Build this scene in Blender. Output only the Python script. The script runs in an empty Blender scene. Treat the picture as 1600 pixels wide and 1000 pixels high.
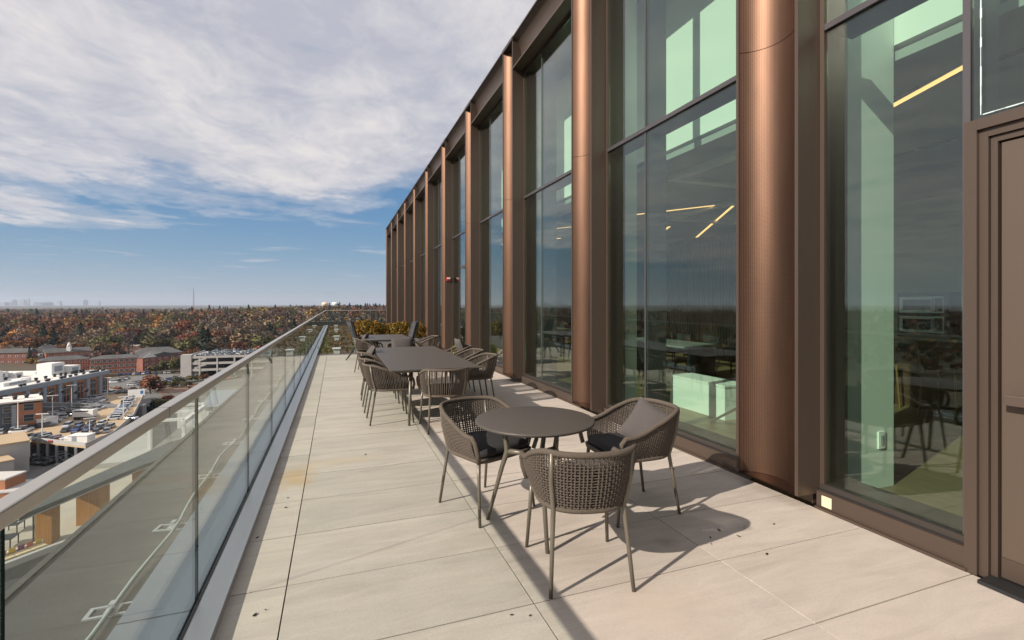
import bpy, math, random
import numpy as np
from mathutils import Vector, Matrix
R = math.radians
random.seed(7); rng = np.random.default_rng(7)
scene = bpy.context.scene
col = scene.collection

# ------------------------------------------------------------------ camera
CAM_H = 1.525            # eye height above the terrace paving (z = 0)
FPX = 751.0              # focal length in photograph pixels (1600 wide)
YAW = math.atan(275/751)
cam_d = bpy.data.cameras.new('camera'); cam = bpy.data.objects.new('camera', cam_d); col.objects.link(cam)
cam.location = (0, 0, CAM_H); cam.rotation_euler = (R(90), 0, -YAW)
cam_d.sensor_width = 36; cam_d.lens = FPX/1600*36; cam_d.shift_y = -25/1600
cam_d.clip_start = 0.05; cam_d.clip_end = 60000
scene.camera = cam
SUN_T = Vector((1.0, 0.31, -0.635)).normalized()      # direction the sunlight travels
SUN_EL = math.asin(-SUN_T.z); SUN_AZ = math.atan2(-SUN_T.x, -SUN_T.y)

# ------------------------------------------------------------------ sky and sun
world = bpy.data.worlds.new('World'); scene.world = world; world.use_nodes = True
def N(nt, kind, **kw):
    n = nt.nodes.new(kind)
    for k, v in kw.items():
        if k in n.inputs.keys() if hasattr(n.inputs, 'keys') else False: n.inputs[k].default_value = v
        else: setattr(n, k, v)
    return n
def M(nt, op, a, b=None, c=None, clamp=False):
    n = nt.nodes.new('ShaderNodeMath'); n.operation = op; n.use_clamp = clamp
    for i, v in enumerate((a, b, c)):
        if v is None: continue
        if isinstance(v, (int, float)): n.inputs[i].default_value = v
        else: nt.links.new(v, n.inputs[i])
    return n.outputs[0]
def ramp(nt, val, stops, interp='LINEAR'):
    n = nt.nodes.new('ShaderNodeValToRGB'); n.color_ramp.interpolation = interp
    e = n.color_ramp.elements
    while len(e) < len(stops): e.new(0.5)
    for i, (p, c) in enumerate(stops):
        e[i].position = p; e[i].color = (c, c, c, 1) if isinstance(c, (int, float)) else (*c, 1)
    nt.links.new(val, n.inputs[0]); return n.outputs[0]
def mixc(nt, fac, a, b, mode='MIX'):
    n = nt.nodes.new('ShaderNodeMix'); n.data_type = 'RGBA'; n.blend_type = mode
    for sock, v in ((n.inputs[0], fac), (n.inputs[6], a), (n.inputs[7], b)):
        if isinstance(v, (int, float)): sock.default_value = v
        elif isinstance(v, tuple): sock.default_value = (*v, 1) if len(v) == 3 else v
        else: nt.links.new(v, sock)
    return n.outputs[2]
def noise(nt, vec, scale, detail=4, rough=0.55, dist=0.0):
    n = nt.nodes.new('ShaderNodeTexNoise'); n.inputs['Scale'].default_value = scale
    n.inputs['Detail'].default_value = detail; n.inputs['Roughness'].default_value = rough
    n.inputs['Distortion'].default_value = dist
    if vec is not None: nt.links.new(vec, n.inputs['Vector'])
    return n.outputs[0]
def mapping(nt, vec, loc=(0,0,0), rot=(0,0,0), scale=(1,1,1)):
    n = nt.nodes.new('ShaderNodeMapping'); nt.links.new(vec, n.inputs[0])
    n.inputs[1].default_value = loc; n.inputs[2].default_value = rot; n.inputs[3].default_value = scale
    return n.outputs[0]

wn = world.node_tree; wn.nodes.clear()
sky = wn.nodes.new('ShaderNodeTexSky'); sky.sky_type = 'NISHITA'; sky.sun_disc = False
sky.sun_elevation = SUN_EL; sky.sun_rotation = SUN_AZ
sky.altitude = 100; sky.air_density = 1.0; sky.dust_density = 0.6; sky.ozone_density = 1.6
tc = wn.nodes.new('ShaderNodeTexCoord')
sep = wn.nodes.new('ShaderNodeSeparateXYZ'); wn.links.new(tc.outputs['Generated'], sep.inputs[0])
zc = M(wn, 'MAXIMUM', sep.outputs[2], 0.012)
cx = M(wn, 'DIVIDE', sep.outputs[0], zc); cy = M(wn, 'DIVIDE', sep.outputs[1], zc)
comb = wn.nodes.new('ShaderNodeCombineXYZ'); wn.links.new(cx, comb.inputs[0]); wn.links.new(cy, comb.inputs[1])
P = comb.outputs[0]                                   # point on a flat cloud layer one unit up
WX, WY = 5.0, 3.0
# edge of the cloud sheet: a wandering line out in the layer; scattered streaks beyond it
Pl = mapping(wn, P, loc=(WX, WY, 0), rot=(0, 0, R(-20)), scale=(0.8, 0.5, 1))
warp = noise(wn, Pl, 0.75, 5, 0.55)
edge = M(wn, 'ADD', M(wn, 'MULTIPLY', cx, 0.60), cy)
edge = M(wn, 'ADD', edge, M(wn, 'MULTIPLY', M(wn, 'SUBTRACT', warp, 0.5), 7.5))
sheet = ramp(wn, M(wn, 'MULTIPLY', edge, 0.1), [(0.0, 1.0), (0.36, 0.90), (0.50, 0.42), (0.62, 0.0), (1.0, 0.0)])
n1 = noise(wn, mapping(wn, P, loc=(3.1, 1.7, 0), rot=(0, 0, R(28)), scale=(0.95, 0.62, 1)), 0.85, 10, 0.62, 0.5)
n2 = noise(wn, mapping(wn, P, loc=(9.3, 4.2, 2), rot=(0, 0, R(20)), scale=(1.3, 0.85, 1)), 2.6, 9, 0.66, 0.4)
n3 = noise(wn, mapping(wn, P, loc=(1.3, 7.7, 5), rot=(0, 0, R(30)), scale=(0.42, 0.55, 1)), 1.0, 9, 0.62, 0.5)
dens = M(wn, 'ADD', M(wn, 'MULTIPLY', n1, 0.62), M(wn, 'MULTIPLY', n2, 0.26))
dens = M(wn, 'ADD', dens, M(wn, 'MULTIPLY', sheet, 0.46))
dens = M(wn, 'SUBTRACT', dens, 0.50)
cov = ramp(wn, M(wn, 'MULTIPLY', dens, 2.2), [(0.0, 0.0), (0.28, 0.34), (0.66, 0.84), (1.0, 0.96)], 'EASE')
streak = ramp(wn, n3, [(0.0, 0.0), (0.58, 0.0), (0.72, 0.7), (1.0, 0.9)])
cov = M(wn, 'MAXIMUM', cov, M(wn, 'MULTIPLY', streak, 0.75))
low = ramp(wn, sep.outputs[2], [(0.0, 0.0), (0.012, 0.0), (0.06, 1.0), (1.0, 1.0)])
cov = M(wn, 'MULTIPLY', cov, low)
thick = M(wn, 'ADD', M(wn, 'MULTIPLY', n2, 0.6), M(wn, 'MULTIPLY', n1, 0.5))
ccol = ramp(wn, thick, [(0.0, (4.6, 4.65, 5.2)), (0.47, (5.1, 5.05, 5.5)), (0.57, (6.1, 5.9, 6.15)), (0.68, (7.2, 6.85, 6.75)), (1.0, (7.8, 7.4, 7.1))])
hs = wn.nodes.new('ShaderNodeHueSaturation'); hs.inputs['Saturation'].default_value = 1.30; hs.inputs['Value'].default_value = .84; wn.links.new(sky.outputs[0], hs.inputs['Color'])
grad = ramp(wn, sep.outputs[2], [(0.0, (4.1, 4.4, 5.2)), (0.022, (3.1, 4.0, 5.3)), (0.085, (1.9, 3.2, 4.8)), (0.17, (1.15, 2.6, 4.6)), (0.42, (.75, 1.9, 4.0)), (1.0, (.6, 1.6, 3.7))])
skyc = mixc(wn, 0.80, hs.outputs[0], grad)
fin = mixc(wn, cov, skyc, ccol)
bg = wn.nodes.new('ShaderNodeBackground'); wn.links.new(fin, bg.inputs[0]); bg.inputs[1].default_value = 0.09
wo = wn.nodes.new('ShaderNodeOutputWorld'); wn.links.new(bg.outputs[0], wo.inputs[0])

sun_d = bpy.data.lights.new('sun', 'SUN'); sun_d.energy = 4.8; sun_d.angle = R(0.53); sun_d.color = (1.0, 0.915, 0.81)
sun = bpy.data.objects.new('sun', sun_d); col.objects.link(sun)
sun.rotation_euler = SUN_T.to_track_quat('-Z', 'Y').to_euler(); sun.location = (-30, -10, 40)
scene.view_settings.view_transform = 'Standard'; scene.view_settings.look = 'None'
scene.view_settings.gamma = 1; scene.view_settings.use_curve_mapping = False
scene.view_settings.exposure = 0.33
scene.render.engine = 'CYCLES'
cy_ = scene.cycles
cy_.use_denoising = True; cy_.max_bounces = 8; cy_.diffuse_bounces = 3; cy_.glossy_bounces = 4
cy_.transmission_bounces = 4; cy_.transparent_max_bounces = 28; cy_.volume_bounces = 0
cy_.caustics_reflective = False; cy_.caustics_refractive = False; cy_.sample_clamp_indirect = 6

# ------------------------------------------------------------------ helpers
def ray(u, v):
    xc = (u-800)/FPX
    return Vector((xc*math.cos(YAW)+math.sin(YAW), -xc*math.sin(YAW)+math.cos(YAW), -(v-475)/FPX))
def at(u, v, z):                       # photograph pixel -> point on the horizontal plane z
    d = ray(u, v); s = (z-CAM_H)/d.z
    return Vector((d.x*s, d.y*s, z))
def rand(a, b): return random.uniform(a, b)

class MB:
    def __init__(s): s.v = []; s.f = []; s.m = []; s.mi = 0
    def add(s, vs, fs):
        o = len(s.v); s.v += [tuple(p) for p in vs]
        s.f += [tuple(i+o for i in f) for f in fs]; s.m += [s.mi]*len(fs); return s
    def box(s, x0, x1, y0, y1, z0, z1):
        return s.add([(x0,y0,z0),(x1,y0,z0),(x1,y1,z0),(x0,y1,z0),(x0,y0,z1),(x1,y0,z1),(x1,y1,z1),(x0,y1,z1)],
              [(0,3,2,1),(4,5,6,7),(0,1,5,4),(1,2,6,5),(2,3,7,6),(3,0,4,7)])
    def prism(s, poly, z0, z1):
        n = len(poly)
        return s.add([(x,y,z0) for x,y in poly]+[(x,y,z1) for x,y in poly],
              [tuple(reversed(range(n))), tuple(range(n,2*n))]+[(i,(i+1)%n,n+(i+1)%n,n+i) for i in range(n)])
    def extr(s, prof, axis, a, b):     # prof: closed list of 2-D points in the plane across `axis`
        n = len(prof)
        def p(q, t): return {'x': (t,q[0],q[1]), 'y': (q[0],t,q[1])}[axis]
        return s.add([p(q,a) for q in prof]+[p(q,b) for q in prof],
              [tuple(range(n)), tuple(reversed(range(n,2*n)))]+[(i,n+i,n+(i+1)%n,(i+1)%n) for i in range(n)])
    def tube(s, pts, r, n=6, closed=False, caps=True):
        pts = [Vector(p) for p in pts]; k = len(pts); o = len(s.v)
        rr = r if isinstance(r, (list, tuple)) else [r]*k
        up = None
        for i, p in enumerate(pts):
            a = pts[i-1] if (i > 0 or closed) else p; b = pts[(i+1) % k] if (i < k-1 or closed) else p
            t = (b-a).normalized() if (b-a).length > 1e-9 else Vector((0,0,1))
            if up is None: up = Vector((0,0,1)) if abs(t.z) < .9 else Vector((1,0,0))
            x = t.cross(up)
            if x.length < 1e-6: x = t.cross(Vector((1,0,0)))
            x.normalize(); y = x.cross(t); up = y
            for j in range(n):
                an = 2*math.pi*(j+.5)/n
                s.v.append(tuple(p+(x*math.cos(an)+y*math.sin(an))*rr[i]))
        for i in range(k if closed else k-1):
            for j in range(n):
                a0 = o+i*n+j; a1 = o+i*n+(j+1) % n; b0 = o+((i+1) % k)*n+j; b1 = o+((i+1) % k)*n+(j+1) % n
                s.f.append((a0,a1,b1,b0)); s.m.append(s.mi)
        if caps and not closed:
            s.f.append(tuple(o+j for j in reversed(range(n)))); s.f.append(tuple(o+(k-1)*n+j for j in range(n))); s.m += [s.mi]*2
        return s
    def lathe(s, prof, n=24, cx=0, cy=0):   # prof: (r, z) from bottom to top
        o = len(s.v); k = len(prof)
        for r, z in prof:
            for j in range(n): s.v.append((cx+r*math.cos(2*math.pi*j/n), cy+r*math.sin(2*math.pi*j/n), z))
        for i in range(k-1):
            for j in range(n):
                s.f.append((o+i*n+j, o+i*n+(j+1)%n, o+(i+1)*n+(j+1)%n, o+(i+1)*n+j)); s.m.append(s.mi)
        s.f.append(tuple(o+j for j in reversed(range(n)))); s.f.append(tuple(o+(k-1)*n+j for j in range(n))); s.m += [s.mi]*2
        return s
    def mesh(s, name, mats, smooth=False):
        me = bpy.data.meshes.new(name); me.from_pydata(s.v, [], s.f)
        mats = mats if isinstance(mats, (list, tuple)) else [mats]
        for m in mats: me.materials.append(m)
        if len(mats) > 1: me.polygons.foreach_set('material_index', s.m)
        if smooth: me.polygons.foreach_set('use_smooth', [True]*len(me.polygons))
        me.update(); return me
    def build(s, name, mats, parent=None, smooth=False, loc=None, rotz=0):
        return link(name, s.mesh(name, mats, smooth), parent, loc, rotz)
def link(name, data, parent=None, loc=None, rotz=0):
    o = bpy.data.objects.new(name, data); col.objects.link(o)
    if parent: o.parent = parent
    if loc is not None: o.location = loc
    if rotz: o.rotation_euler = (0, 0, rotz)
    return o
def tag(o, label=None, cat=None, group=None, kind=None):
    if label: o['label'] = label
    if cat: o['category'] = cat
    if group: o['group'] = group
    if kind: o['kind'] = kind
    return o
def thing(name, label, cat, loc=(0,0,0), rotz=0, group=None):
    o = link(name, None, None, loc, rotz); o.empty_display_size = .2
    return tag(o, label, cat, group)
def struct(o): o['kind'] = 'structure'; return o
def copy_tree(o, parent=None):
    c = o.copy(); col.objects.link(c)
    if parent: c.parent = parent
    for ch in kids(o): copy_tree(ch, c)
    return c
KIDS = {}
def kids(o):
    if o.name not in KIDS: KIDS[o.name] = list(o.children)
    return KIDS[o.name]
def bevel(o, w, seg=2):
    m = o.modifiers.new('bevel', 'BEVEL'); m.width = w; m.segments = seg; m.limit_method = 'ANGLE'; m.angle_limit = R(40); return o
def pixel_line(u1, v1, u2, v2, z):
    a = at(u1, v1, z); b = at(u2, v2, z); return a, b

# ------------------------------------------------------------------ materials
MATS = {}
def mat(name, color, rough=.6, metal=0.0, var=0.0, vscale=8.0, bump=0.0, bscale=60.0, spec=None, coat=0.0, color2=None, stretch=None, objrand=False):
    m = bpy.data.materials.new(name); m.use_nodes = True; nt = m.node_tree
    b = nt.nodes['Principled BSDF']
    b.inputs['Roughness'].default_value = rough; b.inputs['Metallic'].default_value = metal
    if spec is not None: b.inputs['Specular IOR Level'].default_value = spec
    if coat: b.inputs['Coat Weight'].default_value = coat; b.inputs['Coat Roughness'].default_value = .08
    b.inputs['Base Color'].default_value = (*color, 1)
    if var or bump or color2:
        t = nt.nodes.new('ShaderNodeTexCoord'); vec = t.outputs['Object']
        if objrand:
            oi = nt.nodes.new('ShaderNodeObjectInfo'); va = nt.nodes.new('ShaderNodeVectorMath'); va.operation = 'ADD'
            nt.links.new(vec, va.inputs[0]); sc = nt.nodes.new('ShaderNodeMath'); sc.operation = 'MULTIPLY'; sc.inputs[1].default_value = 40
            nt.links.new(oi.outputs['Random'], sc.inputs[0]); nt.links.new(sc.outputs[0], va.inputs[1]); vec = va.outputs[0]
        if stretch: vec = mapping(nt, vec, scale=stretch)
        if var or color2:
            f = noise(nt, vec, vscale, 6, .6)
            f = ramp(nt, f, [(0.25, 0.0), (0.75, 1.0)])
            c2 = color2 or tuple(c*(1-var) for c in color)
            c1 = color if color2 else tuple(min(1, c*(1+var*.6)) for c in color)
            nt.links.new(mixc(nt, f, c1, c2), b.inputs['Base Color'])
            rr = nt.nodes.new('ShaderNodeMapRange'); rr.inputs[3].default_value = max(.02, rough-.08); rr.inputs[4].default_value = min(1, rough+.08)
            nt.links.new(f, rr.inputs[0]); nt.links.new(rr.outputs[0], b.inputs['Roughness'])
        if bump:
            bn = nt.nodes.new('ShaderNodeBump'); bn.inputs['Strength'].default_value = bump; bn.inputs['Distance'].default_value = .01
            nt.links.new(noise(nt, vec, bscale, 5, .6), bn.inputs['Height']); nt.links.new(bn.outputs[0], b.inputs['Normal'])
    MATS[name] = m; return m
def glass(name, tint, r0=.04, power=5.0, rough=0.0, grime=0.0):
    m = bpy.data.materials.new(name); m.use_nodes = True; nt = m.node_tree; nt.nodes.clear()
    g = nt.nodes.new('ShaderNodeNewGeometry'); d = nt.nodes.new('ShaderNodeVectorMath'); d.operation = 'DOT_PRODUCT'
    nt.links.new(g.outputs['Normal'], d.inputs[0]); nt.links.new(g.outputs['Incoming'], d.inputs[1])
    c = M(nt, 'ABSOLUTE', d.outputs['Value'])
    k = M(nt, 'POWER', M(nt, 'SUBTRACT', 1.0, c, clamp=True), power)
    fac = M(nt, 'ADD', M(nt, 'MULTIPLY', k, 1-r0), r0, clamp=True)
    tr = nt.nodes.new('ShaderNodeBsdfTransparent'); tr.inputs[0].default_value = (*tint, 1)
    gl = nt.nodes.new('ShaderNodeBsdfGlossy'); gl.inputs['Roughness'].default_value = rough; gl.inputs[0].default_value = (1,1,1,1)
    mx = nt.nodes.new('ShaderNodeMixShader'); nt.links.new(fac, mx.inputs[0]); nt.links.new(tr.outputs[0], mx.inputs[1]); nt.links.new(gl.outputs[0], mx.inputs[2])
    last = mx.outputs[0]
    if grime:                                  # dried drips and smears on the pane
        t = nt.nodes.new('ShaderNodeTexCoord'); v = t.outputs['Object']
        a = ramp(nt, noise(nt, mapping(nt, v, scale=(1, 9, .8)), 2.0, 6, .65), [(.45, 0.0), (.75, 1.0)])
        b = ramp(nt, noise(nt, v, 55, 3, .6), [(.60, 0.0), (.72, 1.0)])
        gfac = M(nt, 'MULTIPLY', M(nt, 'ADD', M(nt, 'MULTIPLY', a, .7), M(nt, 'MULTIPLY', b, .8)), grime)
        df = nt.nodes.new('ShaderNodeBsdfDiffuse'); df.inputs[0].default_value = (.6,.6,.58,1)
        m2 = nt.nodes.new('ShaderNodeMixShader'); nt.links.new(gfac, m2.inputs[0]); nt.links.new(last, m2.inputs[1]); nt.links.new(df.outputs[0], m2.inputs[2]); last = m2.outputs[0]
    o = nt.nodes.new('ShaderNodeOutputMaterial'); nt.links.new(last, o.inputs[0]); MATS[name] = m; return m
def emit(name, color, strength):
    m = bpy.data.materials.new(name); m.use_nodes = True; nt = m.node_tree; nt.nodes.clear()
    e = nt.nodes.new('ShaderNodeEmission'); e.inputs[0].default_value = (*color, 1); e.inputs[1].default_value = strength
    o = nt.nodes.new('ShaderNodeOutputMaterial'); nt.links.new(e.outputs[0], o.inputs[0]); MATS[name] = m; return m
def obj_color_mat(name, rough, var=.25, vscale=.6, attr=None, transl=0.0, metal=0.0, coat=0.0, spec=None):
    m = bpy.data.materials.new(name); m.use_nodes = True; nt = m.node_tree; b = nt.nodes['Principled BSDF']
    b.inputs['Roughness'].default_value = rough; b.inputs['Metallic'].default_value = metal
    if spec is not None: b.inputs['Specular IOR Level'].default_value = spec
    if coat: b.inputs['Coat Weight'].default_value = coat; b.inputs['Coat Roughness'].default_value = .06
    if attr:
        a = nt.nodes.new('ShaderNodeAttribute'); a.attribute_name = attr; c = a.outputs['Color']
    else:
        a = nt.nodes.new('ShaderNodeObjectInfo'); c = a.outputs['Color']
    if var:
        t = nt.nodes.new('ShaderNodeTexCoord'); f = noise(nt, t.outputs['Object'], vscale, 4, .6)
        f = ramp(nt, f, [(.3, 1-var), (.7, 1+var)]); c = mixc(nt, 1.0, c, f, 'MULTIPLY')
    nt.links.new(c, b.inputs['Base Color'])
    if transl:
        tl = nt.nodes.new('ShaderNodeBsdfTranslucent'); nt.links.new(c, tl.inputs[0])
        mx = nt.nodes.new('ShaderNodeMixShader'); mx.inputs[0].default_value = transl
        nt.links.new(b.outputs[0], mx.inputs[1]); nt.links.new(tl.outputs[0], mx.inputs[2])
        nt.links.new(mx.outputs[0], nt.nodes['Material Output'].inputs[0])
    MATS[name] = m; return m

# ================================================================== materials of the terrace
def tile_material():
    m = bpy.data.materials.new('porcelain_paver'); m.use_nodes = True; nt = m.node_tree; b = nt.nodes['Principled BSDF']
    g = nt.nodes.new('ShaderNodeNewGeometry'); oi = nt.nodes.new('ShaderNodeObjectInfo')
    t = nt.nodes.new('ShaderNodeTexCoord')
    off = nt.nodes.new('ShaderNodeVectorMath'); off.operation = 'ADD'; nt.links.new(t.outputs['Object'], off.inputs[0])
    sc = M(nt, 'MULTIPLY', oi.outputs['Random'], 37.0); nt.links.new(sc, off.inputs[1])
    v = off.outputs[0]
    vein = noise(nt, mapping(nt, v, rot=(0,0,R(-24)), scale=(1.0, 5.5, 1)), 1.6, 8, .62, .9)
    cloud = noise(nt, v, 2.2, 5, .6, .4)
    fine = noise(nt, v, 85, 5, .75)
    c = mixc(nt, ramp(nt, vein, [(.3, 0.0), (.7, 1.0)]), (.615, .53, .452), (.455, .39, .335))
    c = mixc(nt, M(nt, 'MULTIPLY', ramp(nt, cloud, [(.42, 0.0), (.75, 1.0)]), .55), c, (.60, .535, .47))
    c = mixc(nt, M(nt, 'MULTIPLY', ramp(nt, fine, [(.38, 0.0), (.66, 1.0)]), .34), c, (.36, .31, .26))
    tone = M(nt, 'ADD', M(nt, 'MULTIPLY', oi.outputs['Random'], .16), .90)
    c = mixc(nt, 1.0, c, tone, 'MULTIPLY')
    # rusty water stain and small scuffs, placed in world space where the photograph has them
    pos = g.outputs['Position']
    def blot(x, y, rx, ry, colr, amt):
        nonlocal c
        mp = mapping(nt, pos, loc=(-x/rx, -y/ry, 0), scale=(1/rx, 1/ry, 0))
        ln = nt.nodes.new('ShaderNodeVectorMath'); ln.operation = 'LENGTH'; nt.links.new(mp, ln.inputs[0])
        nn = noise(nt, pos, 7, 5, .65)
        d = M(nt, 'ADD', ln.outputs['Value'], M(nt, 'MULTIPLY', M(nt, 'SUBTRACT', nn, .5), 1.7))
        c = mixc(nt, M(nt, 'MULTIPLY', ramp(nt, d, [(.25, 1.0), (1.0, 0.0)]), amt), c, colr)
    blot(-.33, 4.62, .20, .34, (.52, .33, .14), .6)
    blot(.05, 4.95, .55, .16, (.55, .40, .24), .34)
    blot(.47, 2.02, .05, .03, (.45, .30, .12), .6)
    blot(2.0, 2.55, .12, .07, (.22, .18, .15), .45)
    blot(2.62, 2.52, .09, .05, (.25, .20, .17), .45)
    blot(1.5, 2.0, .5, .3, (.62, .50, .40), .4)
    blot(2.2, 4.2, .7, .5, (.47, .40, .34), .35)
    nt.links.new(c, b.inputs['Base Color'])
    b.inputs['Roughness'].default_value = .62; b.inputs['Specular IOR Level'].default_value = .35
    bn = nt.nodes.new('ShaderNodeBump'); bn.inputs['Strength'].default_value = .25; bn.inputs['Distance'].default_value = .002
    nt.links.new(noise(nt, v, 60, 6, .7), bn.inputs['Height']); nt.links.new(bn.outputs[0], b.inputs['Normal'])
    return m
TILE = tile_material()
DARK = mat('dark_gap', (.02,.018,.016), .9)
ALU = mat('brushed_aluminium', (.46,.46,.47), .36, .85, var=.10, vscale=3, stretch=(1,.06,1))
ALU_RAIL = mat('satin_handrail', (.50,.47,.43), .42, .6, var=.06, vscale=2)
COPING = mat('blue_grey_coping', (.25,.29,.33), .34, .75, var=.15, vscale=2.5, stretch=(1,.2,1))
GASKET = mat('black_gasket', (.012,.012,.014), .6)
RAILGLASS = glass('railing_glass', (.91,.955,.93), .028, 7.0, grime=.045)
EDGEGLASS = mat('glass_edge', (.006,.016,.014), .2)
FACGLASS = glass('facade_glass', (.815,.92,.85), .085, 4.2)
MEMB = mat('roof_membrane', (.066,.063,.060), .85, var=.18, vscale=2.2, bump=.25, bscale=90)
ZINC = mat('galvanised', (.55,.56,.55), .42, .7, var=.15, vscale=30)
BRONZE = mat('bronze_anodised', (.096,.069,.053), .42, .4, var=.10, vscale=1.5, stretch=(1,1,.1))
BRONZE_D = mat('bronze_frame_dark', (.060,.050,.043), .42, .35)
ALUGREY = mat('window_frame_grey', (.11,.10,.105), .4, .5)
def copper_material():
    m = mat('copper_perforated', (.50,.285,.185), .52, 1.0); nt = m.node_tree; b = nt.nodes['Principled BSDF']
    t = nt.nodes.new('ShaderNodeTexCoord'); v = t.outputs['Object']
    br = noise(nt, mapping(nt, v, scale=(1,1,.16)), 2.2, 6, .6)
    c = mixc(nt, ramp(nt, br, [(.3,0.0),(.72,1.0)]), (.205,.118,.080), (.118,.071,.050))
    sp = nt.nodes.new('ShaderNodeSeparateXYZ'); nt.links.new(v, sp.inputs[0])       # rows of small round holes, 13 mm apart
    ya = M(nt, 'SINE', M(nt, 'MULTIPLY', M(nt, 'ADD', sp.outputs[1], sp.outputs[2]), 300.0)); za = M(nt, 'SINE', M(nt, 'MULTIPLY', M(nt, 'SUBTRACT', sp.outputs[1], sp.outputs[2]), 300.0))
    hole = ramp(nt, M(nt, 'MULTIPLY', ya, za), [(.25, 0.0), (.55, 1.0)])
    c = mixc(nt, M(nt, 'MULTIPLY', hole, .8), c, (.05,.03,.02))
    low = ramp(nt, M(nt, 'ADD', sp.outputs[2], M(nt, 'MULTIPLY', noise(nt, mapping(nt, v, scale=(1,1,.1)), 9, 4, .6), .9)), [(.35, 1.0), (1.0, 0.0)])
    c = mixc(nt, M(nt, 'MULTIPLY', low, .35), c, (.11,.075,.055))            # splash dirt near the paving
    nt.links.new(c, b.inputs['Base Color'])
    bn = nt.nodes.new('ShaderNodeBump'); bn.inputs['Strength'].default_value = .35; bn.inputs['Distance'].default_value = .02
    nt.links.new(noise(nt, mapping(nt, v, scale=(1,1,.5)), 1.6, 3, .5), bn.inputs['Height']); nt.links.new(bn.outputs[0], b.inputs['Normal'])
    return m
COPPER = copper_material()
DOORM = mat('door_brown_paint', (.104,.075,.056), .48, .2, var=.05, vscale=3)

# ================================================================== paving: every paver its own piece
COLX = [-.535, -.25, .948, 2.147, 3.372]
ROW0, PITCH = 1.656, .603
bed = MB().box(-.56, 3.42, -2.6, 15.28, -.30, -.032).build('terrace_floor', DARK); struct(bed)
meshes = []
for i in range(4):
    g = .0035
    w = COLX[i+1]-COLX[i]
    mb = MB().box(g, w-g, g, PITCH-g, -.030, 0)
    me = mb.mesh('tile', TILE); meshes.append(me)
for r in range(-6, 23):
    y = ROW0 + r*PITCH
    if y > 15.0: break
    for i in range(4):
        o = link('tile', meshes[i], bed, (COLX[i], y, rand(-.0012, .0008)))
last = y
# small leaf fragments and droppings scattered on the paving
LEAFDRY = mat('dry_leaf', (.035,.025,.018), .8, var=.4, vscale=60)
def leaf_bit(u, v, s):
    p = at(u, v, 0.002); k = 7; mb = MB(); a0 = rand(0, 6)
    pts = [(math.cos(a0)*math.cos(2*math.pi*i/k)*s*rand(.7,1.2)-math.sin(a0)*math.sin(2*math.pi*i/k)*s*.45,
            math.sin(a0)*math.cos(2*math.pi*i/k)*s*rand(.7,1.2)+math.cos(a0)*math.sin(2*math.pi*i/k)*s*.45) for i in range(k)]
    mb.add([(x,y,.001+.25*abs(x)) for x,y in pts]+[(0,0,.006)], [(i,(i+1)%k,k) for i in range(k)])
    o = mb.build('leaf_fragment', LEAFDRY, None, loc=p)
    tag(o, 'dark dry leaf fragment lying on the beige paving', 'leaf', 'leaf fragments on the paving')
for u, v, s in [(446,793,.016),(402,840,.016),(450,778,.010),(398,961,.016),(571,710,.018),(1123,828,.018),(1110,840,.014),(1154,838,.016),
                (1111,850,.009),(1209,819,.013),(1198,866,.016),(799,961,.010),(828,962,.010),(1207,757,.008),(1052,733,.02),(1540,880,.009),(415,953,.007)]:
    leaf_bit(u, v, s)

# ================================================================== frameless glass railing
YE = 36.2
XGL = -.655
rail = thing('glass_railing', 'frameless glass balustrade with satin metal handrail running along the terrace edge', 'railing', (XGL, 0, 0))
MB().box(.020, .135, -2.4, YE, -.12, .048).build('inner_channel_cover', ALU, rail)
MB().box(.008, .020, -2.4, YE, .0, .052).build('gasket', GASKET, rail)
MB().box(-.30, -.008, -2.4, YE, -.12, .040).build('outer_coping', COPING, rail)
hr = MB().box(-.024, .024, -2.4, YE, 1.068, 1.108).build('handrail', ALU_RAIL, rail); bevel(hr, .005)
pl = 1.5; y = 1.30-2*pl; i = 0
pane = MB(); pane.box(-.006, .006, .006, pl-.006, .03, 1.068)
pane.m = [0,0,1,0,1,0]
pm = pane.mesh('pane', [RAILGLASS, EDGEGLASS])
while y < YE-.2:
    link('pane', pm, rail, (0, y, 0)); 
    y += pl
cj = MB().box(-.30, -.008, -.003, .003, .0402, .0412).mesh('coping_joint', GASKET)
for yy in (.3, 2.72, 5.4, 8.4, 11.4, 14.4, 17.4): link('coping_joint', cj, rail, (0, yy, 0))
rj = MB().box(-.0245, .0245, -.0012, .0012, 1.0675, 1.1085).mesh('rail_joint', GASKET)
for yy in (2.30, 6.8, 11.3, 15.8): link('rail_joint', rj, rail, (0, yy, 0))
# return along the far end
far = thing('glass_railing', 'glass balustrade closing the far end beyond the planted roof', 'railing', (0, YE+.2, 0))
MB().box(-.69, 3.9, -.03, .03, 1.05, 1.095).build('handrail', ALU_RAIL, far)
MB().box(-.69, 3.9, -.08, .08, 0, .28).build('kerb', mat('far_kerb', (.05,.05,.05), .6), far)
for k in range(3):
    q = MB(); q.box(-.65+k*1.5+.006, -.65+k*1.5+1.494, -.006, .006, .28, 1.05); q.build('pane', RAILGLASS, far)
    if k: MB().box(-.665+k*1.5, -.635+k*1.5, -.012, .012, .28, 1.05).build('pane_clamp', ALU, far)

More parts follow.
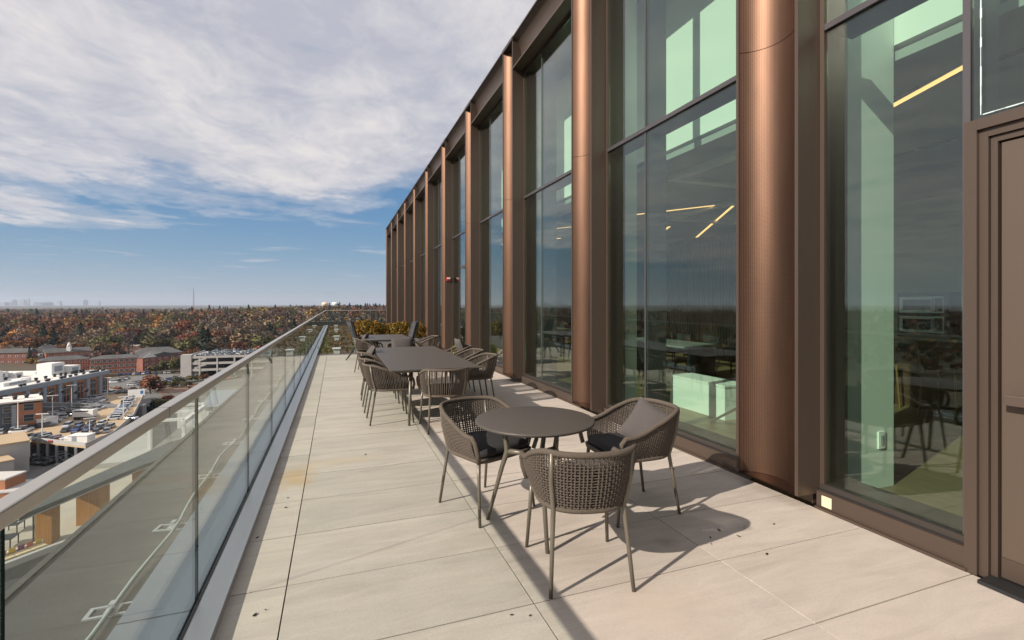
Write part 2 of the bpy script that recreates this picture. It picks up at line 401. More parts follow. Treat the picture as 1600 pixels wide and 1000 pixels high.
# ================================================================== parapet ledge outside the glass, lightning conductor
led = MB()
led.box(-1.62, -.955, -3, YE+1, -.6, -.03)
led.box(-1.66, -1.62, -3, YE+1, -.6, -.015)
ledge = led.build('parapet_ledge', MEMB); struct(ledge)
MB().box(-.955, -.64, -3, YE+1, -.6, -.125).build('ledge_filler', MEMB, ledge)
lc = thing('lightning_conductor', 'grey lightning conductor cable with bright clips along the outer ledge', 'cable', (-1.06, 0, -.03))
pts = []
for k in range(140):
    yy = -2+k*.25; pts.append((.022*math.sin(yy*2.1)+.012*math.sin(yy*5.3), yy, .028+.006*math.sin(yy*3.7)))
MB().tube(pts, .011, 7).build('cable', mat('cable_grey', (.36,.40,.38), .5, .2), lc, smooth=True)
clip = MB(); clip.box(-.11, .11, -.05, -.035, 0, .008); clip.box(-.11, .11, .035, .05, 0, .008); clip.box(-.11, -.09, -.035, .035, 0, .008); clip.box(.09, .11, -.035, .035, 0, .008)
clip.box(-.03, .03, -.035, .035, 0, .012); clip.box(-.014, .014, -.02, .02, .012, .046)
cm = clip.mesh('clip', ZINC)
for k, yy in enumerate((2.05, 2.98, 3.95, 5.0, 6.1, 7.3, 8.6, 10, 11.5, 13, 14.6, 16.4)):
    o = link('clip', cm, lc, (0, yy, 0)); o.rotation_euler = (0, 0, R(rand(-14, 14)))

# ================================================================== the glazed bronze building
Z_TOP, Z_LIP = 6.68, 6.06
XF, XP, XG, XI = 3.197, 3.385, 3.450, 3.72
CW, BAY = .585, 3.05
YC = [2.601 + BAY*k for k in range(-1, 11)]
bld = thing('glazed_pavilion', 'bronze and green-glass building wall with tall concave copper fins along the terrace', 'building', (0, 0, 0))
def arc(n=14, sag=.15, w=1.0):        # concave profile: list of (t 0..1, depth)
    r = (w*w/4+sag*sag)/(2*sag); a = math.asin(min(1, w/2/r)); out = []
    for i in range(n+1):
        q = -a+2*a*i/n; out.append((r*math.sin(q)+w/2, r*math.cos(q)-(r-sag)))
    return out
def fin_mesh():
    w = CW-.06; pr = arc(16, .165, w)
    me = []
    for z0, z1 in ((.118, 3.642), (3.648, 6.615)):
        mb = MB(); n = len(pr)
        mb.add([(.010+d, .03+t, z0) for t, d in pr]+[(.010+d, .03+t, z1) for t, d in pr], [(i, n+i, n+i+1, i+1) for i in range(n-1)])
        me.append(mb.mesh('copper_panel', COPPER, True))
    fl = MB(); fl.box(0, .235, 0, .028, .105, 6.62); fa = fl.mesh('flange', BRONZE)
    fl = MB(); fl.box(0, .235, CW-.028, CW, .105, 6.62); fb = fl.mesh('flange', BRONZE)
    bp = MB(); n = len(pr)
    bp.add([(0, .03, .107), (0, CW-.03, .107)]+[(.010+d, .03+t, .107) for t, d in reversed(pr)], [tuple(range(n+2))]); bp.add([(0, .03, .115), (0, CW-.03, .115)]+[(.010+d, .03+t, .115) for t, d in reversed(pr)], [tuple(reversed(range(n+2)))])
    bpm = bp.mesh('base_plate', COPPER)
    cs = MB().box(.235, XI-XF, 0, CW, 0.004, 6.20).mesh('casing', BRONZE_D)
    cap = MB().box(-.012, .55, -.012, CW+.012, 6.62, 6.685).mesh('cap', BRONZE_D)
    return me, fa, fb, bpm, cs, cap
FM, FA, FB, FBP, FCS, FCAP = fin_mesh()
for yc in YC:
    fin = MB().box(.19, .234, .03, CW-.03, .02, 6.61).build('fin', BRONZE, bld, loc=(XF, yc, 0))   # back pan
    for m_ in FM: link('copper_panel', m_, fin)
    link('flange', FA, fin); link('flange', FB, fin); link('base_plate', FBP, fin); link('casing', FCS, fin); link('cap', FCAP, fin)
# per-bay pieces
BL = BAY-CW
fas_pr = arc(12, .17, Z_TOP-.03-(Z_LIP+.03))
def fascia():
    mb = MB(); n = len(fas_pr)
    for a, b in ((0.001, BL-.001),):
        mb.add([(.012+d, a, Z_LIP+.03+t) for t, d in fas_pr]+[(.012+d, b, Z_LIP+.03+t) for t, d in fas_pr], [(i, i+1, n+i+1, n+i) for i in range(n-1)])
    return mb.mesh('fascia_scoop', BRONZE, True)
FS = fascia()
LIP = MB().box(0, XG-XF+.02, .001, BL-.001, Z_LIP, Z_LIP+.028).mesh('soffit_lip', BRONZE)
TOP = MB().box(-.006, .42, .013, BL-.013, Z_TOP-.03, Z_TOP).mesh('parapet_cap', BRONZE_D)
MU = BL-.85                                         # joint between wide and narrow pane, from the near column
def box_me(name, m_, *a): return MB().box(*a).mesh(name, m_)
PL = MB(); PL.box(XP, XI, .001, BL-.001, .018, .132); PL.box(XP-.022, XP, .001, BL-.001, .0, .018); PLM = PL.mesh('plinth', BRONZE)
SILL = MB(); SILL.box(XP+.030, XI, .001, BL-.001, .144, .180); SILLM = SILL.mesh('sill_frame', BRONZE_D)
GAP = box_me('sill_gap', GASKET, XP+.03, XI-.01, .002, BL-.002, .132, .144)
HEAD = box_me('head_frame', BRONZE_D, XG-.02, XI, .001, BL-.001, 6.0, Z_LIP-.002)
JL = MB(); JL.box(XG-.03, XG+.03, 0.001, .034, .180, 6.0); JLM = JL.mesh('jamb_frame', BRONZE)
TRM = MB(); TRM.box(XG-.030, XG-.008, .035, BL-.035, 3.565, 3.61); TRM.box(XG+.008, XI, .035, BL-.035, 3.555, 3.62); TRMM = TRM.mesh('transom', ALUGREY)
MUM = MB(); MUM.box(XG-.014, XG-.008, MU-.012, MU+.012, .181, 5.999); MUM.box(XG+.008, XI-.004, MU-.028, MU+.028, .181, 5.999); MUMM = MUM.mesh('mullion', ALUGREY)
def pane_me(y0, y1, z0, z1):
    mb = MB(); mb.box(XG-.007, XG+.007, y0+.004, y1-.004, z0, z1); return mb.mesh('pane', FACGLASS)
PN = [pane_me(.034, MU-.0, .181, 3.56), pane_me(MU, BL-.034, .181, 3.56), pane_me(.034, MU, 3.612, 5.998), pane_me(MU, BL-.034, 3.612, 5.998)]
for k, yc in enumerate(YC[:-1]):
    y0 = yc+CW
    f = link('fascia_scoop', FS, bld, (XF, y0, 0))
    link('soffit_lip', LIP, bld, (XF, y0, 0)); link('parapet_cap', TOP, bld, (XF, y0, 0))
    link('head_frame', HEAD, bld, (0, y0, 0))
    link('jamb_frame', JLM, bld, (0, y0, 0)); link('jamb_frame', JLM, bld, (0, y0+BL-.035, 0))
    if k == 0: continue
    link('plinth', PLM, bld, (0, y0, 0)); link('sill_frame', SILLM, bld, (0, y0, 0)); link('sill_gap', GAP, bld, (0, y0, 0))
    link('transom', TRMM, bld, (0, y0, 0)); link('mullion', MUMM, bld, (0, y0, 0))
    for pmesh in PN: link('pane', pmesh, bld, (0, y0, 0))
# bay with the terrace door (y 0.136 .. 2.601)
DB0 = YC[0]+CW
YJ = 1.700
MB().box(XP, XI, YJ-.02, 2.600, .018, .132).build('plinth', BRONZE, bld)
MB().box(XP-.022, XP, YJ-.02, 2.600, 0, .018).build('plinth_trim', BRONZE, bld)
MB().box(XP+.030, XI, YJ, 2.600, .144, .180).build('sill_frame', BRONZE_D, bld)
MB().box(XP+.03, XI-.01, YJ, 2.599, .132, .144).build('sill_gap', GASKET, bld)
MB().box(XG-.030, XG-.008, YJ+.03, 2.565, 3.565, 3.61).build('transom', ALUGREY, bld)
MB().box(XG+.008, XI, YJ+.03, 2.565, 3.555, 3.62).build('transom', ALUGREY, bld)
for z0, z1 in ((.181, 3.56), (3.612, 5.998)): MB().box(XG-.007, XG+.007, YJ+.03, 2.563, z0, z1).build('pane', FACGLASS, bld)
MB().box(XG-.012, XI, YJ-.005, YJ+.032, .0, 5.999).build('mullion', ALUGREY, bld)
# stepped door frame, leaf, handle and the glass above
fr = MB()
fr.box(XP-.012, XI, YJ-.065, YJ-.007, 0, 2.56); fr.box(XP-.012, XI, DB0, YJ-.0655, 2.50, 2.56)
fr.box(XP+.012, XI, YJ-.105, YJ-.0655, 0, 2.4995); fr.box(XP+.012, XI, DB0, YJ-.1055, 2.455, 2.4995)
fr.box(XP+.030, XI, YJ-.138, YJ-.108, 0, 2.452); fr.box(XP+.030, XI, DB0, YJ-.1385, 2.42, 2.452)
fr.build('door_frame', BRONZE, bld)
dl = MB().box(XP+.045, XP+.09, .46, YJ-.146, .025, 2.412).build('door', DOORM, bld); bevel(dl, .003)
MB().box(XP+.038, XP+.045, .46, YJ-.15, .03, .14).build('kick_plate', BRONZE, dl)
hb = MB(); hb.box(XP-.035, XP-.005, .62, YJ-.19, .985, 1.04); hb.box(XP-.006, XP+.045, YJ-.235, YJ-.205, .995, 1.03); hb.box(XP-.006, XP+.045, .64, .67, .995, 1.03)
bevel(hb.build('handle', mat('handle_bronze', (.20,.15,.12), .35, .7), dl), .004)
MB().box(XP-.10, XI, DB0, YJ-.11, .003, .022).build('threshold', mat('threshold_black', (.03,.03,.032), .5, .4, bump=.3, bscale=30), bld)
MB().box(XG-.007, XG+.007, DB0+.04, YJ-.012, 2.562, 5.998).build('pane', FACGLASS, bld)
sl = MB(); rs = random.Random(3)
prev = None
for q in range(60):
    z = 2.60+q*.055; w = .002+rs.random()*.004
    sl.box(XG-.009, XG-.0072, YJ-.050-w, YJ-.050+w*.5, z, z+.055)
for q in range(30):
    yy = YJ-.06-q*.05; w = .002+rs.random()*.003
    sl.box(XG-.009, XG-.0072, yy-.05, yy, 2.60-w, 2.60+w*.6)
sl.build('sealant_bead', mat('white_sealant', (.55,.66,.64), .6), bld)
# doorway post farther along, fire alarm, little wall plate
jp = MB(); y3 = YC[4]+CW; jp.box(XP-.02, XI-.1, y3+.12, y3+.20, .02, 2.62); jp.box(XP-.02, XI-.1, y3+.20, y3+1.15, 2.55, 2.62); jp.build('far_door_frame', BRONZE, bld)
MB().box(XP-.035, XP-.021, y3+.13, y3+.19, 2.50, 2.60).build('door_closer_cover', mat('white_cap', (.8,.8,.78), .5), bld)
fa = thing('fire_alarm', 'small red and white fire alarm horn fixed to a bronze fin', 'fire alarm', (XF+.10, YC[5]-.001, 2.30))
b_ = MB().box(-.07, .07, -.05, 0, -.06, .06).build('alarm_body', mat('alarm_red', (.45,.035,.02), .45), fa); bevel(b_, .01)
MB().box(-.05, .05, -.062, -.0505, .005, .05).build('strobe_lens', mat('strobe_white', (.85,.8,.75), .2), fa)
MB().box(-.035, .035, -.056, -.0505, -.05, -.01).build('horn_grille', mat('alarm_grille', (.25,.02,.015), .6), fa)
wp = thing('wall_plate', 'small cream metal plate on the bronze plinth beside the big fin', 'plate', (XP-.001, 2.555, .0))
wb = MB().box(-.008, 0, -.075, 0, .03, .108).build('plate', mat('cream_plate', (.80,.66,.42), .45), wp); bevel(wb, .002)
sc_ = MB(); sc_.lathe([(.004,0),(.004,.002)], 8); o = sc_.build('screw', ZINC, wp); o.rotation_euler = (0, R(-90), 0); o.location = (-.008, -.037, .098)
# roof, end wall and interior shell
WHITE = mat('white_plaster', (.80,.80,.78), .75, var=.03, vscale=.6)
CEIL = mat('ceiling_grey', (.30,.31,.30), .8)
MB().box(3.48, 16, -3.2, 33.9, 6.22, 6.42).build('roof_slab', MEMB, bld)
MB().box(3.75, 16, 33.4, 33.6, 0, 6.21).build('end_wall', BRONZE, bld)
MB().box(3.75, 16, -3.2, -3.0, 0, 6.21).build('side_wall', WHITE, bld)
MB().box(3.19, 3.72, -3.2, DB0-CW-.02, 0.004, 6.6).build('near_wall', BRONZE, bld)
fl = MB().box(3.725, 16, -2.99, 33.39, -.30, .0).build('interior_floor', mat('oak_floor', (.23,.16,.085), .42, var=.25, vscale=1.6, stretch=(6,.5,1)), bld)
MB().box(4.41, 4.56, -2.99, 33.39, 3.70, 6.2).build('bulkhead', WHITE, bld)
MB().box(4.44, 15.9, -2.99, 33.39, 3.58, 3.66).build('ceiling', CEIL, bld)
MB().box(15.5, 15.7, -2.99, 33.39, 0, 3.57).build('back_wall', mat('back_wall_dark', (.16,.15,.14), .7), bld)
MB().box(10.75, 10.9, 2.2, 14, 0, 3.57).build('kitchen_wall', mat('kitchen_wall', (.66,.63,.58), .7), bld)
for k in range(11):
    yy = 2.69 if k == 0 else YC[k+1]+.09
    p_ = MB().box(3.80 if k == 0 else 3.74, 4.40 if k == 0 else 3.97, yy, yy+.48, .001, 6.19).build('pier', WHITE, bld)
    if k == 0:
        MB().box(4.20, 4.28, yy-.012, yy, .33, .47).build('outlet_plate', mat('outlet_white', (.85,.85,.83), .4), p_)
        MB().box(4.22, 4.26, yy-.016, yy-.0125, .36, .44).build('outlet_socket', mat('outlet_grey', (.35,.36,.36), .5), p_)
gs = MB()
yy = -2.0
while yy < 15.4:
    gs.box(3.74, 4.12, yy, yy+.016, .0, .022); yy += .034
gr = gs.build('floor_grille', mat('grille_alu', (.34,.38,.36), .4, .6), bld); tag(gr, kind='stuff')
# warm light lines in the ceiling
LED = emit('warm_led', (1.0,.52,.20), 1.7)
for n_, (x0, y0, x1, y1) in enumerate([(4.95,2.30,5.40,3.40),(6.3,9.4,7.55,7.5),(7.6,7.6,10.3,11.8),(8.2,10.4,9.3,12.6),(5.2,12.2,6.4,10.4),(5.3,15.6,6.5,13.4),(5.4,19,6.6,16.8)]):
    l_ = thing('light_line', 'warm linear lamp set in the room ceiling behind the glass', 'lamp', ((x0+x1)/2, (y0+y1)/2, 3.555), math.atan2(y1-y0, x1-x0), 'warm ceiling light lines')
    L = math.hypot(x1-x0, y1-y0)
    MB().box(-L/2, L/2, -.04, .04, .002, .024).build('housing', ZINC, l_)
    MB().box(-L/2+.01, L/2-.01, -.03, .03, -.006, .0015).build('diffuser', LED, l_)

# ================================================================== terrace furniture
ROPE = mat('taupe_rope', (.115,.090,.070), .85, var=.35, vscale=150, bump=.6, bscale=420)
ROPE_W = mat('wrapped_rope', (.150,.118,.090), .85, color2=(.095,.073,.055), vscale=160, bump=.8, bscale=380, stretch=(1,1,1))
LEGM = mat('taupe_metal', (.165,.145,.112), .42, .35, var=.08, vscale=12)
CUSH = mat('charcoal_cushion', (.022,.021,.022), .9, bump=.4, bscale=500)
PILL = mat('grey_pillow', (.092,.080,.075), .92, var=.12, vscale=220, bump=.5, bscale=450)
TOPM = mat('dark_stone_top', (.080,.068,.058), .46, var=.22, vscale=140, spec=.4)
def lerp(a, b, t): return a+(b-a)*t
def ucurve(s, a, b, yf, ym):        # U in plan; s in 0..1 from left front round the back to right front
    Ls = yf-ym; La = math.pi*(a+b)/2*.98; tot = 2*Ls+La; d = s*tot
    if d < Ls: return (-a, yf-d)
    if d > Ls+La: return (a, ym+(d-Ls-La))
    q = math.pi+(d-Ls)/La*math.pi
    e = .86
    c, n = math.cos(q), math.sin(q)
    return (a*math.copysign(abs(c)**e, c), ym+b*math.copysign(abs(n)**e, n))
def bot(s): x, y = ucurve(s, .245, .235, .235, -.02); return Vector((x, y, .435))
def topz(s):
    t = min(s, 1-s)*2
    k = min(1, max(0, (t-.04)/.62)); k = k*k*(3-2*k)
    return .605+.145*k
def top(s): x, y = ucurve(s, .295, .300, .225, -.03); return Vector((x, y, topz(s)))
def outn(s):
    d = top(min(1, s+.01))-top(max(0, s-.01)); return Vector((-d.y, d.x, 0)).normalized()*-1
def weave_mesh(nv, nh, rv, rh, amp):
    mb = MB()
    for i in range(nv):
        s = min(.99, max(.01, .012+.976*i/(nv-1)+rand(-.0016, .0016))); B, T, n = bot(s), top(s), outn(s)
        k = max(6, nh) ; pts = []
        for j in range(k+1):
            t = j/k; p = B.lerp(T, t)+n*(.012*math.sin(math.pi*t))
            if nh: p += n*amp*(1 if (i+j) % 2 else -1)*(0 if j in (0, k) else 1)
            pts.append(p)
        mb.tube(pts, rv, 4, caps=False)
    for j in range(1, nh):
        t = j/nh; pts = []
        for i in range(nv):
            s = .012+.976*i/(nv-1); n = outn(s)
            pts.append(bot(s).lerp(top(s), t)+n*(.012*math.sin(math.pi*t))-n*amp*.6*(1 if (i+j) % 2 else -1))
        mb.tube(pts, rh, 4, caps=False)
    return mb.mesh('woven_back', ROPE, True)
def pillow_mesh(w=.42, h=.42, t=.13, n=14):
    mb = MB(); vs = []; fs = []
    for side in (1, -1):
        o = len(vs)
        for i in range(n+1):
            for j in range(n+1):
                a, b = 2*i/n-1, 2*j/n-1
                th = (max(0, 1-abs(a)**2.6)*max(0, 1-abs(b)**2.6))**.55
                sx = 1-.07*(1-abs(b)**2)*abs(a)**3; sy = 1-.07*(1-abs(a)**2)*abs(b)**3
                wr = .006*math.sin(7*a+3*b)*th
                vs.append((a*w/2*sx, side*(t/2*th+wr*.5), b*h/2*sy))
        for i in range(n):
            for j in range(n):
                q = (o+i*(n+1)+j, o+(i+1)*(n+1)+j, o+(i+1)*(n+1)+j+1, o+i*(n+1)+j+1)
                fs.append(q if side < 0 else q[::-1])
    mb.add(vs, fs); return mb.mesh('pillow', PILL, True)
PILLOW = pillow_mesh()
def chair_parts():
    P_ = {}
    top_pts = [(-.262,.262,.435),(-.285,.272,.505),(-.296,.258,.572)]+[top(s/40) for s in range(0, 41)]+[(.296,.258,.572),(.285,.272,.505),(.262,.262,.435)]
    P_['arm_rail'] = MB().tube(top_pts, .0165, 8).mesh('arm_rail', ROPE_W, True)
    ring = [bot(s/32) for s in range(33)]+[Vector((.18,.262,.435)), Vector((0,.268,.435)), Vector((-.18,.262,.435))]
    P_['seat_ring'] = MB().tube(ring, .0155, 8, closed=True).mesh('seat_ring', ROPE_W, True)
    for nm, sx, y, pts in (('rear_l',-1,-1,None),('rear_r',1,-1,None),('front_l',-1,1,None),('front_r',1,1,None)):
        if y < 0:
            s_ = .5+sx*.155; B_, T_, n_ = bot(s_), top(s_), outn(s_); Bo, To = B_+n_*.012, T_+n_*.008
            pts = [(sx*.225,-.268,0), tuple(Vector((sx*.225,-.268,0)).lerp(Bo, .72)), tuple(Bo), tuple(Bo.lerp(To, .5)+n_*.012), tuple(To)]; rr = [.0105,.0125,.0145,.0125,.0115]
        else: pts = [(sx*.262,.268,0),(sx*.244,.235,.30),(sx*.235,.222,.432)]; rr = [.0105,.0125,.0145]
        P_[nm] = MB().tube(pts, rr, 8).mesh('leg', LEGM, True)
    poly = [(bot(s/24).x*.985, bot(s/24).y*.985) for s in range(25)]+[(.19,.262),(-.19,.262)]
    mb = MB(); mb.prism(poly, .44, .452); P_['seat_pan'] = mb.mesh('seat_pan', CUSH)
    mb = MB(); ly = [(.90,.452),(.965,.460),(.975,.478),(.955,.497),(.88,.506)]; n = len(poly); vs = []
    for k, z in ly: vs += [(x*k, y*k+.004, z) for x, y in poly]
    fs = [tuple(reversed(range(n))), tuple(range(n*(len(ly)-1), n*len(ly)))]
    for a in range(len(ly)-1): fs += [(a*n+i, a*n+(i+1)%n, (a+1)*n+(i+1)%n, (a+1)*n+i) for i in range(n)]
    mb.add(vs, fs); P_['seat_cushion'] = mb.mesh('seat_cushion', CUSH, True)
    return P_
CP = chair_parts()
W_FINE = weave_mesh(72, 20, .0060, .0042, .0034)
W_RIB = weave_mesh(70, 0, .0074, 0, 0)
def chair(x, y, fx, fy, label, weave=W_FINE, pillow=0, lean=14, group=None, cush=True):
    t = thing('rope_armchair', label, 'chair', (x, y, 0), math.atan2(-fx, fy), group)
    for k, me in CP.items():
        if k == 'seat_cushion' and not cush: continue
        link(me.name.split('.')[0], me, t)
    link('woven_back', weave, t)
    return t
def put_pillow(x, y, z, rotz, tilt, label, roll=0, s=1.0):
    o = link('throw_pillow', PILLOW, None, (x, y, z)); o.rotation_euler = (R(tilt), R(roll), rotz); o.scale = (s, s, s)
    return tag(o, label, 'pillow')
# three chairs at the little round table
chair(1.322, 2.483, .115, .525, 'woven rope armchair pulled out from round table, back turned to open paving')
chair(1.06, 3.50, .209, -.502, 'woven rope armchair at round table on the side nearer the long table')
chair(2.08, 3.09, -1, .02, 'woven rope armchair at round table with its back towards the window wall')
put_pillow(2.20, 3.05, .605, R(-62), -30, 'grey square pillow leaning in the armchair by the window wall', 24, .80)
put_pillow(1.34, 2.46, .575, R(-10), 66, 'grey pillow lying low inside the armchair pulled out from round table', 0, .85)

def round_table(x, y):
    t = thing('round_table', 'small round bistro table with dark speckled top and three bent metal legs', 'table', (x, y, 0))
    tp = MB().lathe([(.375,.714),(.402,.724),(.408,.732),(.404,.740),(.398,.742)], 72).build('table_top', TOPM, t, True)
    MB().lathe([(.06,.485),(.06,.515)], 16).build('hub', LEGM, t)
    for a in (140, 20, -100):
        c, s = math.cos(R(a)), math.sin(R(a))
        MB().tube([(c*.35,s*.35,0),(c*.235,s*.235,.40),(c*.20,s*.20,.50),(c*.215,s*.215,.60),(c*.27,s*.27,.716)], [.0125,.016,.021,.016,.0135], 8).build('leg', LEGM, t, True)
        MB().tube([(c*.205,s*.205,.50),(c*.03,s*.03,.50)], [.019,.015], 8).build('strut', LEGM, t, True)
round_table(1.275, 3.03)
def long_table(x0, x1, y0, y1, label):
    cx_, cy2 = (x0+x1)/2, (y0+y1)/2
    t = thing('rectangular_table', label, 'table', (cx_, cy2, 0)); w, l = (x1-x0)/2, (y1-y0)/2
    tp = MB().box(-w, w, -l, l, .722, .740).build('table_top', TOPM, t); bevel(tp, .004)
    MB().box(-w+.10, w-.10, -l+.12, l-.12, .690, .7215).build('apron', LEGM, t)
    for sx in (-1, 1):
        for sy in (-1, 1):
            MB().tube([(sx*(w-.26), sy*(l-.30), 0), (sx*(w-.30), sy*(l-.42), .69)], [.016,.024], 8).build('leg', LEGM, t, True)
    return t
long_table(.60, 1.72, 5.80, 8.95, 'long dark rectangular dining table set with rope chairs')
long_table(.58, 1.62, 10.9, 12.75, 'shorter dark rectangular table standing before the orange hedge')
G1 = 'ribbed rope chairs at the long table'
chair(.66, 6.48, 1, .03, 'ribbed rope chair on the long table\'s railing side, next to the head chair', W_RIB, group=G1)
chair(.64, 7.24, 1, 0, 'ribbed rope chair in the middle of the long table\'s railing side', W_RIB, group=G1)
chair(.65, 8.18, 1, -.04, 'ribbed rope chair on the long table\'s railing side, towards the hedge', W_RIB, group=G1)
chair(1.25, 5.86, .05, 1, 'ribbed rope chair at the head of the long table facing the hedge', W_RIB, group=G1)
chair(1.96, 6.98, -1, .05, 'ribbed rope chair on the long table\'s window side, closest to round table', W_RIB, group=G1)
chair(1.98, 7.78, -1, 0, 'ribbed rope chair in the middle of the long table\'s window side', W_RIB, group=G1)
chair(1.99, 8.58, -1, 0, 'ribbed rope chair with a pillow on the long table\'s window side', W_RIB, group=G1)
chair(1.20, 9.30, 0, -1, 'ribbed rope chair with a pillow at the hedge end of the long table', W_RIB, group=G1)
put_pillow(2.16, 8.62, .70, R(90), -22, 'grey pillow propped in the window-side chair at the long table')
put_pillow(1.20, 9.45, .68, 0, -16, 'grey pillow propped in the end chair of the long table')
put_pillow(.50, 8.16, .66, R(90), 26, 'grey pillow in the railing-side chair of the long table')
chair(.70, 11.45, 1, -.22, 'ribbed rope chair on the railing side of the shorter table', W_RIB)
chair(1.98, 11.5, -1, .1, 'ribbed rope chair on the window side of the shorter table', W_RIB)
put_pillow(.60, 11.62, .66, R(80), 26, 'grey pillow in the railing-side chair of the shorter table')

# tall sling chairs beside the hedge
SLING = mat('charcoal_sling', (.040,.042,.046), .75, var=.2, vscale=40, bump=.3, bscale=300)
def high_back(x, y, fx, fy, label):
    t = thing('high_back_chair', label, 'chair', (x, y, 0), math.atan2(-fx, fy))
    prof = [(.27,.42),(.10,.39),(-.08,.40),(-.15,.50),(-.20,.68),(-.27,.88),(-.33,1.03)]
    mb = MB(); n = len(prof); vs = []
    for k in (0, 1):
        for i, (yy, zz) in enumerate(prof):
            w = .25 if i < 4 else .25-.02*(i-3)
            for j in range(7):
                a = j/3-1; curl = (.05+.015*i)*abs(a)**2.2 if i >= 3 else .02*a*a
                vs.append((a*w, yy+curl+(0 if k == 0 else -.03), zz+(0 if k == 0 else -.012)))
    o = n*7; fs = []
    for i in range(n-1):
        for j in range(6):
            fs.append((i*7+j, i*7+j+1, (i+1)*7+j+1, (i+1)*7+j)); fs.append((o+i*7+j, o+(i+1)*7+j, o+(i+1)*7+j+1, o+i*7+j+1))
    for i in range(n-1):
        for j in (0, 6): fs.append((i*7+j, (i+1)*7+j, o+(i+1)*7+j, o+i*7+j))
    for j in range(6): fs.append((j, o+j, o+j+1, j+1)); fs.append(((n-1)*7+j, (n-1)*7+j+1, o+(n-1)*7+j+1, o+(n-1)*7+j))
    mb.add(vs, fs); mb.build('sling_shell', SLING, t, True)
    for s in (-1, 1):
        MB().tube([(s*.24,-.34,0),(s*.235,-.20,.20),(s*.235,-.09,.40),(s*.24,-.17,.55)], [.016,.018,.02,.014], 8).build('leg', SLING, t, True)
        MB().tube([(s*.24,.27,0),(s*.235,.16,.20),(s*.235,.02,.385)], [.016,.018,.02], 8).build('leg', SLING, t, True)
        MB().tube([(s*.255,-.16,.60),(s*.275,.02,.62),(s*.27,.20,.60),(s*.25,.235,.42)], .014, 8).build('armrest', SLING, t, True)
high_back(.62, 14.0, 1, -.12, 'tall charcoal sling chair beside the hedge, on the railing side')
high_back(1.86, 13.6, -1, -.1, 'tall charcoal sling chair beside the hedge, on the window side')

# ================================================================== planted roof beyond the paving
def leaf_cloud(n, sampler, size, palette, name, material, flat=.0, squash=1.0):
    """many small leaf quads; sampler(rng,n)->points; palette list of (weight, rgb)"""
    p = sampler(n); k = len(p)
    ax = rng.normal(size=(k,3)); ax[:,2] *= (1-flat); ax /= np.linalg.norm(ax, axis=1)[:,None]
    up = rng.normal(size=(k,3)); bx = np.cross(ax, up); bx /= np.linalg.norm(bx, axis=1)[:,None]; cx2 = np.cross(ax, bx)
    s = size*rng.uniform(.6, 1.35, (k,1))
    q = np.stack([p-bx*s*.5, p+cx2*s*.32, p+bx*s*.5, p-cx2*s*.32], 1).reshape(-1,3)
    me = bpy.data.meshes.new(name); me.vertices.add(k*4); me.vertices.foreach_set('co', q.astype(np.float32).ravel())
    me.loops.add(k*4); me.loops.foreach_set('vertex_index', np.arange(k*4, dtype=np.int32))
    me.polygons.add(k); me.polygons.foreach_set('loop_start', np.arange(0, k*4, 4, dtype=np.int32)); me.polygons.foreach_set('loop_total', np.full(k, 4, dtype=np.int32))
    if palette is not None:
        w = np.array([a for a, _ in palette], float); w /= w.sum(); cs = np.array([c for _, c in palette], float)
        c = cs[rng.choice(len(w), k, p=w)]*rng.uniform(.7, 1.3, (k,1))
        ca = me.color_attributes.new('Col', 'FLOAT_COLOR', 'POINT')
        ca.data.foreach_set('color', np.repeat(np.concatenate([c, np.ones((k,1))], 1), 4, axis=0).astype(np.float32).ravel())
    me.materials.append(material); me.update(); me.validate(); return me
LEAFC = obj_color_mat('leaf_attr', .7, 0, attr='Col', transl=.3)
soil = MB(); soil.box(-.52, 3.40, 15.285, YE+.1, -.35, -.02).build('planted_roof', mat('roof_soil', (.10,.066,.040), .95, var=.45, vscale=2.5, bump=.8, bscale=25))
struct(bpy.data.objects['planted_roof'])
MB().box(-.52, 3.37, 15.262, 15.2849, -.3, .022).build('edge_strip', ALU, bpy.data.objects['planted_roof'])
def sed(n):
    y = 15.32+(YE-15.4)*rng.random(n); x = -.50+3.85*rng.random(n)
    f = np.sin(y*2.3)+.7*np.sin(y*5.1+x*1.5)+.6*np.sin(x*3.1-y*.9)
    k = f > rng.uniform(-1.0, 1.6, n)
    return np.stack([x[k], y[k], -.015+.07*rng.random(k.sum())**1.5], 1)
sd = link('sedum_cover', leaf_cloud(16000, sed, .085, [(3,(.13,.10,.03)),(2,(.09,.10,.03)),(3,(.17,.10,.05)),(3,(.13,.075,.045))], 'sedum_cover', LEAFC)); tag(sd, 'low brown and green sedum covering the planted roof', 'ground cover', kind='stuff')
def tuft(n):
    y = 15.5+8*rng.random(n)**1.4; x = -.45+.16*rng.normal(size=n)*.6+.12; return np.stack([x, y, .02+.22*rng.random(n)**1.6*(.4+.6*np.abs(np.sin(y*1.7)))], 1)
tf = link('edge_weeds', leaf_cloud(380, tuft, .05, [(3,(.09,.12,.03)),(2,(.13,.12,.04))], 'edge_weeds', LEAFC)); tag(tf, 'fresh green weeds along the metal channel of the planted roof', 'weeds', kind='stuff')
VENT = mat('vent_white', (.62,.64,.62), .5, var=.06)
for i, (x, y) in enumerate([(.02,15.95),(.03,22.0),(.02,28.0),(.0,33.2)]):
    t = thing('roof_drain_box', ['pale drain box with flat lid next to the paving edge','pale drain box with flat lid, second along the planted roof','pale drain box with flat lid, third along the planted roof','pale drain box with flat lid close to the end railing'][i], 'drain box', (x, y, -.02))
    MB().prism([(-.09,-.09),(.09,-.09),(.09,.09),(-.09,.09)], 0, .14).build('drum', VENT, t)
    l_ = MB().box(-.125, .125, -.12, .12, .14, .18).build('lid', VENT, t); bevel(l_, .012)
